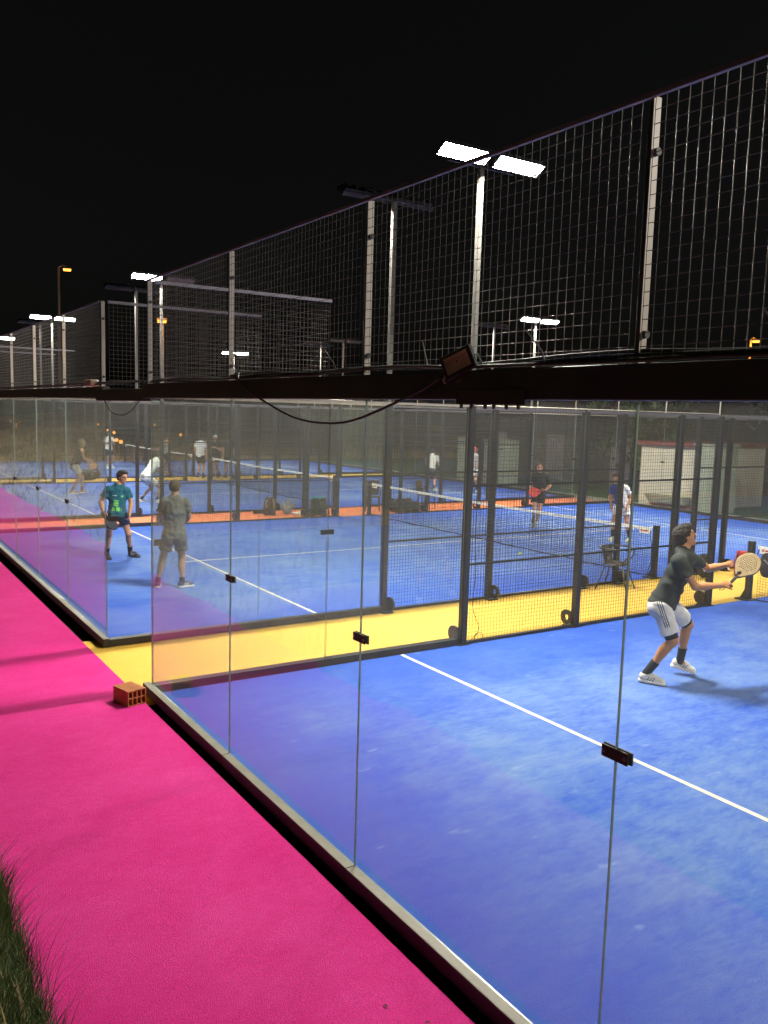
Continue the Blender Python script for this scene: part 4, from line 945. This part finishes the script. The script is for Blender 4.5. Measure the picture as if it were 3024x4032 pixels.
bag('plastic_bag', 'pale translucent bag slumped beside the brown backpack', (-12.95, 7.95, -.006), [cap((.0, 0, .10), (-.10, 0, .22), .10, .06, .06), cap((.02, 0, .12), (.05, .02, .38), .09, .05, .06), cap((.05, 0, .12), (.22, 0, .30), .08, .035, .05), cap((-.05, 0, .12), (-.12, 0, .36), .07, .03, .05)], M['sheet'], rz=1.2, group=G)
bag('backpack', 'dark green backpack with a teal rim on the orange strip', (-12.35, 8.62, -.006), rbox(.235, .14, 0, .52, .07, .88) + [ell((-.11, -.10, .2), (.10, .07, .18), k=.02), ell((.11, -.10, .2), (.10, .07, .18), k=.02)], M['baggreen'], rz=1.25, straps=[([(-.2, -.12, .3), (-.3, -.16, .12), (-.27, -.16, .02)], .02), ([(.2, -.12, .3), (.27, -.16, .15), (.25, -.16, .02)], .02)], extras=[('rim', [cap((-.17, -.02, .50), (-.06, -.02, .53), .035), cap((.0, -.02, .50), (.19, .0, .51), .035)], M['bagteal'])], group=G)
bag('duffel_bag', 'dark duffel bag with clothes on top, before the brown chair', (-12.4, 11.55, -.006), [cap((-.32, 0, .16), (.32, 0, .16), .17, k=.05), ell((0, 0, .28), (.26, .14, .08), k=.05)], M['bagdark'], rz=.95, straps=[([(-.2, -.12, .25), (0, -.18, .38), (.2, -.12, .25)], .014)], strapm=M['bagbrown'], extras=[('clothes', [ell((-.05, 0, .36), (.2, .12, .05)), ell((.12, .03, .38), (.10, .09, .045)), ell((-.12, .0, .40), (.06, .05, .03))], M['bagbrown'])], group=G)
bag('racket_bag', 'dark racket bag on the far yellow strip, by the walking player', (-25.2, 5.55, -.006), [ell((0, 0, .22), (.42, .18, .22), k=.05), ell((.25, 0, .26), (.22, .15, .17), k=.05)], M['bagdark'], rz=1.3, straps=[([(-.3, -.15, .3), (0, -.2, .42), (.3, -.15, .34)], .018), ([(-.2, -.17, .2), (0, -.2, .3), (.25, -.17, .22)], .012)], strapm=M['sheet'], group=G)
bag('red_bag', 'red sports bag standing behind the beige racket on the yellow strip', (-1.45, 11.95, -.006), rbox(.135, .10, 0, .48, .05, .7), M['red'], rz=.6, extras=[('pocket', [ell((.0, -.10, .15), (.11, .04, .14))], M['bagdark'])], straps=[([(-.08, -.09, .42), (-.11, -.16, .28), (-.09, -.13, .08)], .014)], strapm=M['bagdark'], group=G)
bag('round_bag', 'round black bag with white patch half hidden by the front player arm', (-1.6, 11.0, -.006), [ell((0, 0, .20), (.13, .11, .20), k=.05), ell((0, -.02, .40), (.09, .08, .07), k=.04)], M['bagdark'], rz=.65, extras=[('patch', [ell((.02, -.11, .18), (.035, .012, .05))], M['white'])], group=G)
bag('hanging_bag', 'black bag hanging on the net post at the right edge', (.32, 10.05, .42), [ell((0, 0, .20), (.17, .11, .24), k=.05)], M['bagdark'], rz=.6, straps=[([(-.08, 0, .42), (0, .02, .52), (.08, 0, .42)], .012), ([(-.1, -.1, .3), (.1, -.12, .1)], .012)], strapm=M['sheet'], group=G)
b = bag('towel', 'crumpled white towel on the orange strip between the backpacks', (-12.85, 8.25, -.006), [ell((0, 0, .03), (.20, .12, .045), k=.03), ell((.1, .05, .05), (.09, .07, .05), k=.03)], M['white'], rz=1.2); b['category'] = 'towel'
b = MB(); bm = bmesh.new(); bmesh.ops.create_icosphere(bm, subdivisions=3, radius=.034)
me = bpy.data.meshes.new('tennis_ball'); bm.to_mesh(me); bm.free(); me.materials.append(M['ball']); me.polygons.foreach_set('use_smooth', [True] * len(me.polygons))
o = link('tennis_ball', me, None, (-4.95, 9.45, .036)); tag(o, 'yellow green ball on the blue turf before the second net', 'ball')
sm = MB(); sm.tube([(.0345 * math.cos(a) * math.cos(.5 * math.sin(2 * a)), .0345 * math.sin(a) * math.cos(.5 * math.sin(2 * a)), .0345 * math.sin(.5 * math.sin(2 * a))) for a in np.linspace(0, 2 * PI, 50)], .0012, 4); sm.build('seam', M['white'], o)

# ------------------------------------------------------------------ buildings beyond the far ends
def building(label, x0, x1, y0, y1, h, wm, rm, name='low_building'):
    t = thing(name, label, 'building', (x0, y0, 0))
    b = MB(); b.box((0, 0, -.02), (x1 - x0, y1 - y0, h)); b.build('wall', wm, t)
    b = MB(); b.box((-.12, -.14, h + .002), (x1 - x0 + .12, y1 - y0 + .1, h + .13)); b.build('roof', rm, t)
    return t
bl = building('cream rendered building with a red roof edge beyond the second court', -11.75, -9.55, 21.1, 25, 2.06, M['wallwhite'], M['roofred'])
b = MB(); b.add([(.55, -.42, .40), (2.15, -.42, .40), (2.15, -.003, .40), (.55, -.003, .40), (.75, -.36, .14), (2.15, -.36, .14), (2.15, -.003, .14), (.75, -.003, .14)], [(3, 2, 1, 0), (4, 5, 6, 7), (0, 1, 5, 4), (1, 2, 6, 5), (2, 3, 7, 6), (3, 0, 4, 7)]); b.build('bench_ledge', M['concrete'], bl)
b = MB(); b.box((.5, -.05, .0), (2.19, -.002, .14)); b.build('plinth', M['brick'], bl)
t_ = thing('wide_pillar', 'pale square pillar right of the cream building', 'pillar', (-9.45, 20.95, 0)); b = MB(); b.box((0, 0, -.02), (.95, .95, 2.12)); b.build('shaft', M['wallgreen'], t_, bev=.015); b = MB(); b.box((-.04, -.04, 2.122), (.99, .99, 2.2)); b.build('cap', M['concrete'], t_)
for lb, x0, x1, h in (('pale concrete panel at the far end, behind the bending grey player', -22.5, -21.6, 1.85), ('narrow pale panel between two posts at the far end', -20.6, -20.15, 1.8), ('pale concrete panel at the far end, left of the running player', -19.6, -18.5, 1.85)):
    t_ = thing('wall_panel', lb, 'wall panel', (x0, 21.35, 0), group='pale wall panels beyond the far end'); b = MB(); b.box((0, 0, -.02), (x1 - x0, .14, h)); b.build('slab', M['wallgreen'], t_, bev=.01)
    b = MB(); b.box((-.03, -.03, h + .002), (x1 - x0 + .03, .17, h + .06)); b.build('coping', M['concrete'], t_)
t_ = thing('dark_shed', 'long dark shed behind the far fences and pale panels', 'shed', (-27, 26, 0))
b = MB(); b.box((0, 0, -.02), (14, 5, 3.0))
for k in range(36): b.box((k * .39, -.03, .05), (k * .39 + .06, .0, 2.95))
b.build('cladding', M['darkwall'], t_); b = MB(); b.add([(-.3, -.4, 3.0), (14.3, -.4, 3.0), (14.3, 5.4, 3.0), (-.3, 5.4, 3.0), (-.3, 2.5, 3.7), (14.3, 2.5, 3.7)], [(0, 1, 5, 4), (2, 3, 4, 5), (1, 2, 5), (3, 0, 4), (3, 2, 1, 0)]); b.build('roof', M['darkwall'], t_)
for k in range(3):
    b = MB(); b.box((1.5 + k * 4, -.06, 0), (2.6 + k * 4, -.031, 2.1)); d_ = b.build('door', M['trim'], t_); b = MB(); b.disc((2.45 + k * 4, -.075, 1.0), (0, 1, 0), 0, .03, .03, 10); b.build('handle', M['galv'], d_)
t_ = thing('covered_pile', 'low dark blue cover on the green verge at the right edge', 'cover', (-7.3, 25.0, 0)); sdf_mesh('cover', [ell((0, 0, .3), (1.6, .8, .75), k=.2), ell((1.8, .2, .3), (1.4, .8, .6), k=.2)], .06, planes=[((0, 0, 0), (0, 0, -1))], m=M['bluecover'], parent=t_, disp=lambda X, Y, Z: .05 * np.sin(X * 4 + np.sin(Z * 7)) * np.sin(Z * 6))
b = MB(); b.box((-.4, -.95, .0), (.9, -.86, .28)); b.build('orange_board', M['orange'], t_)

# ------------------------------------------------------------------ trees and shrubs beyond, field lamps, street lamps
def tree(label, x, y, h, r, seed, low=.18, n=520, name='tree', cat='tree'):
    rg = random.Random(seed); t = thing(name, label, cat, (x, y, 0), group='dark trees beyond the courts')
    b = MB(); b.tube([(0, 0, 0), (.05, .03, h * .25), (.0, .08, h * .5), (.06, 0, h * .8)], [.13 * h / 5, .10 * h / 5, .07 * h / 5, .02], 7)
    cl = []
    for k in range(11):
        a = rg.uniform(0, 2 * PI); z = h * (low + (1 - low) * rg.random()); q = r * (1 - .55 * abs(z / h - .5)) * rg.uniform(.35, .95)
        e = (q * math.cos(a), q * math.sin(a), z); cl.append(e); b.tube([(.02, .03, z * .55), (e[0] * .5, e[1] * .5, z * .85), e], [.05 * h / 5, .03 * h / 5, .01], 5)
    b.build('trunk', M['bark'], t)
    b = MB()
    for c in cl:
        cr = r * rg.uniform(.28, .5)
        for _ in range(n // 11):
            d = Vector((rg.gauss(0, 1), rg.gauss(0, 1), rg.gauss(0, .8))).normalized() * cr * (rg.random() ** .45); p = Vector(c) + d
            s = rg.uniform(.09, .2) * h / 5; u = Vector((rg.uniform(-1, 1), rg.uniform(-1, 1), rg.uniform(-1, 1))).normalized(); v = u.orthogonal().normalized()
            b.add([p - u * s, p + v * s * .5, p + u * s, p - v * s * .5], [(0, 1, 2, 3)])
    b.build('crown', M['leaf'], t); return t
tl_ = [('spreading dark tree behind the far fence, right of the running player', -14.6, 24.2, 5.2, 2.0), ('dark bushy tree left of the cream building', -12.9, 23.6, 4.4, 1.6), ('dark tree behind the cream building', -10.5, 28, 3.4, 1.8),
       ('dark tree behind the dark shed', -20, 33, 7, 3), ('round dark tree past the fourth court, far left', -44, 26, 5, 2.6), ('low dark tree in the dry field behind the nets', -52, 20, 4, 2.4), ('broad dark tree in the dry field, farthest left', -48, 8, 3.6, 2.2)]
for i, (lb, x, y, h, r) in enumerate(tl_): tree(lb, x, y, h, r, 30 + i)
# dry tufts in the field
rg = np.random.default_rng(5)
def tufts(name, n, area, hmin, hmax, m, lean=.5, blades=1, zf=None, wd=.006):
    V = []; F = []
    for _ in range(n):
        x, y = area(rg); z = zf(x, y) if zf else 0.
        h = rg.uniform(hmin, hmax); a = rg.uniform(0, 2 * PI); dx, dy = math.cos(a) * lean * h * rg.random(), math.sin(a) * lean * h * rg.random(); w_ = wd * rg.uniform(.6, 1.3); px, py = -math.sin(a) * w_, math.cos(a) * w_
        o = len(V); V += [(x - px, y - py, z), (x + px, y + py, z), (x + dx * .4 + px * .7, y + dy * .4 + py * .7, z + h * .6), (x + dx * .4 - px * .7, y + dy * .4 - py * .7, z + h * .6), (x + dx, y + dy, z + h)]
        F += [(o, o + 1, o + 2, o + 3), (o + 3, o + 2, o + 4)]
    b = MB(); b.add(V, F); o = b.build(name, m); o['kind'] = 'stuff'; return o
M['strawblade'] = mat('straw_blade', (.24, .19, .085), .7, 0, .4, .6)
tufts('dry_grass', 9000, lambda r: (-36.8 - 26 * r.random() ** 1.6, -8 + 42 * r.random()), .12, .5, M['strawblade'], .8, wd=.03)
def street_lamp(label, d, dist, hz, arm, lit_pole):
    x, y = 8.241 + d[0] * dist, -2.625 + d[1] * dist; z = 2.91 + d[2] * dist
    t = thing('street_lamp', label, 'street lamp', (x, y, -.05), math.atan2(d[1], d[0]) - PI / 2, 'orange street lamps')
    b = MB(); b.tube([(-arm, 0, 0), (-arm, 0, z * .5), (-arm, 0, z + .15)], [.14, .11, .08], 8)
    b.build('pole', M['galv'], t)
    b = MB(); b.tube([(-arm, 0, z + .15), (-arm * .5, 0, z + .3), (0, 0, z + .2)], .06, 6); h = b.build('arm', M['galv'], t)
    b = MB(); b.box((-.28, -.16, z + .08), (.28, .16, z + .20)); h = b.build('lamp_head', M['lamp_body'], t, bev=.03)
    b = MB(); b.add([(-.25, -.14, z + .075), (.25, -.14, z + .075), (.25, .14, z + .075), (-.25, .14, z + .075), (-.22, -.1, z - .05), (.22, -.1, z - .05), (.22, .1, z - .05), (-.22, .1, z - .05)], [(4, 5, 6, 7), (0, 1, 5, 4), (1, 2, 6, 5), (2, 3, 7, 6), (3, 0, 4, 7)]); b.build('lamp_bowl', M['sodium'], h)
    if lit_pole: orange_light(x - d[0] * 1.2, y - d[1] * 1.2, z - .5)
def orange_light(x, y, z):
    l = bpy.data.lights.new('sodium_light', 'POINT'); l.energy = 1600; l.color = (1, .32, .04); l.shadow_soft_size = .2
    o = bpy.data.objects.new('sodium_light', l); C.objects.link(o); o.location = (x, y, z)
street_lamp('orange street lamp high on the left against the black sky', (-.9756, .2196, .1435), 62, 0, .55, False)
street_lamp('orange street lamp with a glowing orange pole behind the left fence', (-.9491, .3150, .0949), 48, 0, .0, True)
street_lamp('orange street lamp at the right edge behind the mesh', (-.5566, .8307, .0866), 70, 0, .35, True)
G = 'small orange lamps in the dry field'
dots = [(-99.7, 14.9), (-87.1, 13.0), (-83.4, 13.2), (-72.1, 11.0), (-66.1, 10.0), (-78.7, 19.7), (-59.0, 15.4), (-53.7, 14.4), (-40.5, 10.9), (-38.2, 10.5), (-80.7, 26.1), (-63.5, 21.0), (-41.2, 14.1), (-38.0, 13.1), (-90.2, 32.5), (-50.2, 18.1)]
proto = None
for i, (x, y) in enumerate(dots):
    lb = 'small orange path lamp glowing in the dark field behind the nets on the left'
    if proto is None:
        proto = thing('path_lamp', lb, 'path lamp', (x, y, -.03), 0, G)
        b = MB(); b.tube([(0, 0, 0), (0, 0, .86)], .05, 8); b.build('post', M['black'], proto)
        bm = bmesh.new(); bmesh.ops.create_icosphere(bm, subdivisions=2, radius=.11); me = bpy.data.meshes.new('globe'); bm.to_mesh(me); bm.free(); me.materials.append(M['bulb']); link('globe', me, proto, (0, 0, .95))
    else: dup(proto, lb, (x, y, -.03))
# far hills
def hills():
    b = MB(); vs = []; fs = []; n = 90
    for i in range(n + 1):
        a = math.radians(60 + 130 * i / n); d = 420; h = 9 + 10 * math.sin(i * .17) * math.sin(i * .05 + 1) + 4 * math.sin(i * .41) + 1.5 * math.sin(i * 1.3)
        for k, (q, f) in enumerate(((.75, 0), (.9, .6), (1, 1), (1.2, .1))): vs.append((8 + d * q * math.cos(a), d * q * math.sin(a), -1 + max(2, h) * f))
    for i in range(n):
        for k in range(3): a = 4 * i + k; fs.append((a, a + 4, a + 5, a + 1))
    b.add(vs, fs); return b.build('hills', M['hill'], smooth=True)
struct(hills())

# ------------------------------------------------------------------ grassy bank the photographer stands on
PROF = [(-1.97, -.01), (-2.12, .22), (-2.38, .55), (-2.75, .82), (-3.3, 1.05), (-4.2, 1.25), (-7, 1.7), (-12, 2.3), (-22, 3.2)]
def bank_z(x, y):
    y = y - .07 * math.sin(x * 2.3) - .04 * math.sin(x * 5.9 + 1)
    if y >= PROF[0][0]: return PROF[0][1]
    for (ya, za), (yb, zb) in zip(PROF, PROF[1:]):
        if y >= yb: return za + (zb - za) * (ya - y) / (ya - yb)
    return PROF[-1][1]
b = MB(); vs = []; fs = []; nx = 500
ys = [q[0] for q in PROF]; rows = []
for (ya, za), (yb, zb) in zip(PROF, PROF[1:]):
    for k in range(3): rows.append((ya + (yb - ya) * k / 3, za + (zb - za) * k / 3))
rows.append(PROF[-1])
for j, (yy, zz) in enumerate(rows):
    for i in range(nx + 1):
        x = -60 + 90 * i / nx; yo = .07 * math.sin(x * 2.3) + .04 * math.sin(x * 5.9 + 1)
        vs.append((x, yy + yo, zz + (.035 * math.sin(x * 7 + yy * 9) * math.sin(x * 3.1 - yy * 5) if j else 0)))
for j in range(len(rows) - 1):
    for i in range(nx): a = j * (nx + 1) + i; fs.append((a, a + 1, a + nx + 2, a + nx + 1))
b.add(vs, fs); struct(b.build('bank', M['drygrass'], smooth=True))
tufts('grass', 26000, lambda r: (2.75 + 3.05 * r.random(), -1.90 - .75 * r.random() ** 1.3), .05, .19, M['blade'], 1.1, zf=lambda x, y: bank_z(x, y) - .015, wd=.0028)
tufts('bank_grass', 16000, lambda r: (-40 + 60 * r.random(), -1.95 - 6 * r.random() ** 1.5), .08, .3, M['strawblade'], .9, zf=lambda x, y: bank_z(x, y) - .02, wd=.012)
tufts('dead_grass', 3500, lambda r: (2.75 + 3.05 * r.random(), -1.92 - .7 * r.random() ** 1.2), .04, .15, M['strawblade'], 1.7, zf=lambda x, y: bank_z(x, y) - .01, wd=.0024)
tufts('long_grass', 700, lambda r: (3.0 + 2.4 * r.random(), -1.86 - .15 * r.random()), .15, .32, M['blade'], 1.3, zf=lambda x, y: max(-.004, bank_z(x, y) - .01), wd=.0016)
# dry leaf and twigs blown against the rail
for (x, y, r_) in ((5.05, -.45, .3), (5.25, -.34, 1.2), (5.42, -.52, 2.0)):
    b = MB(); b.add([(-.018, 0, .003), (0, -.008, .008), (.02, 0, .004), (0, .008, .006)], [(0, 1, 2, 3)]); o = b.build('dry_leaf', M['bark']); o.location = (x, y, .004); o.rotation_euler = (0, 0, r_); tag(o, 'tiny dry leaf on the pink path near the front rail', 'leaf', 'dry leaves on the pink path')
b = MB(); b.add([(-.006, 0, 0), (.006, 0, 0), (.010, 0, .05), (.002, 0, .12), (-.006, .003, .05)], [(0, 1, 2, 3, 4)]); o = b.build('grass_stalk', M['bark']); o.location = (5.93, -.05, .085); tag(o, 'lone dark stalk standing up from the rail in front', 'stalk')

# faint night light from the sky
sun = bpy.data.lights.new('moon', 'SUN'); sun.energy = .004; sun.angle = math.radians(.5); sun.color = (1, .95, .88)
so_ = bpy.data.objects.new('moon', sun); C.objects.link(so_); so_.rotation_euler = (math.radians(60), 0, math.radians(160))
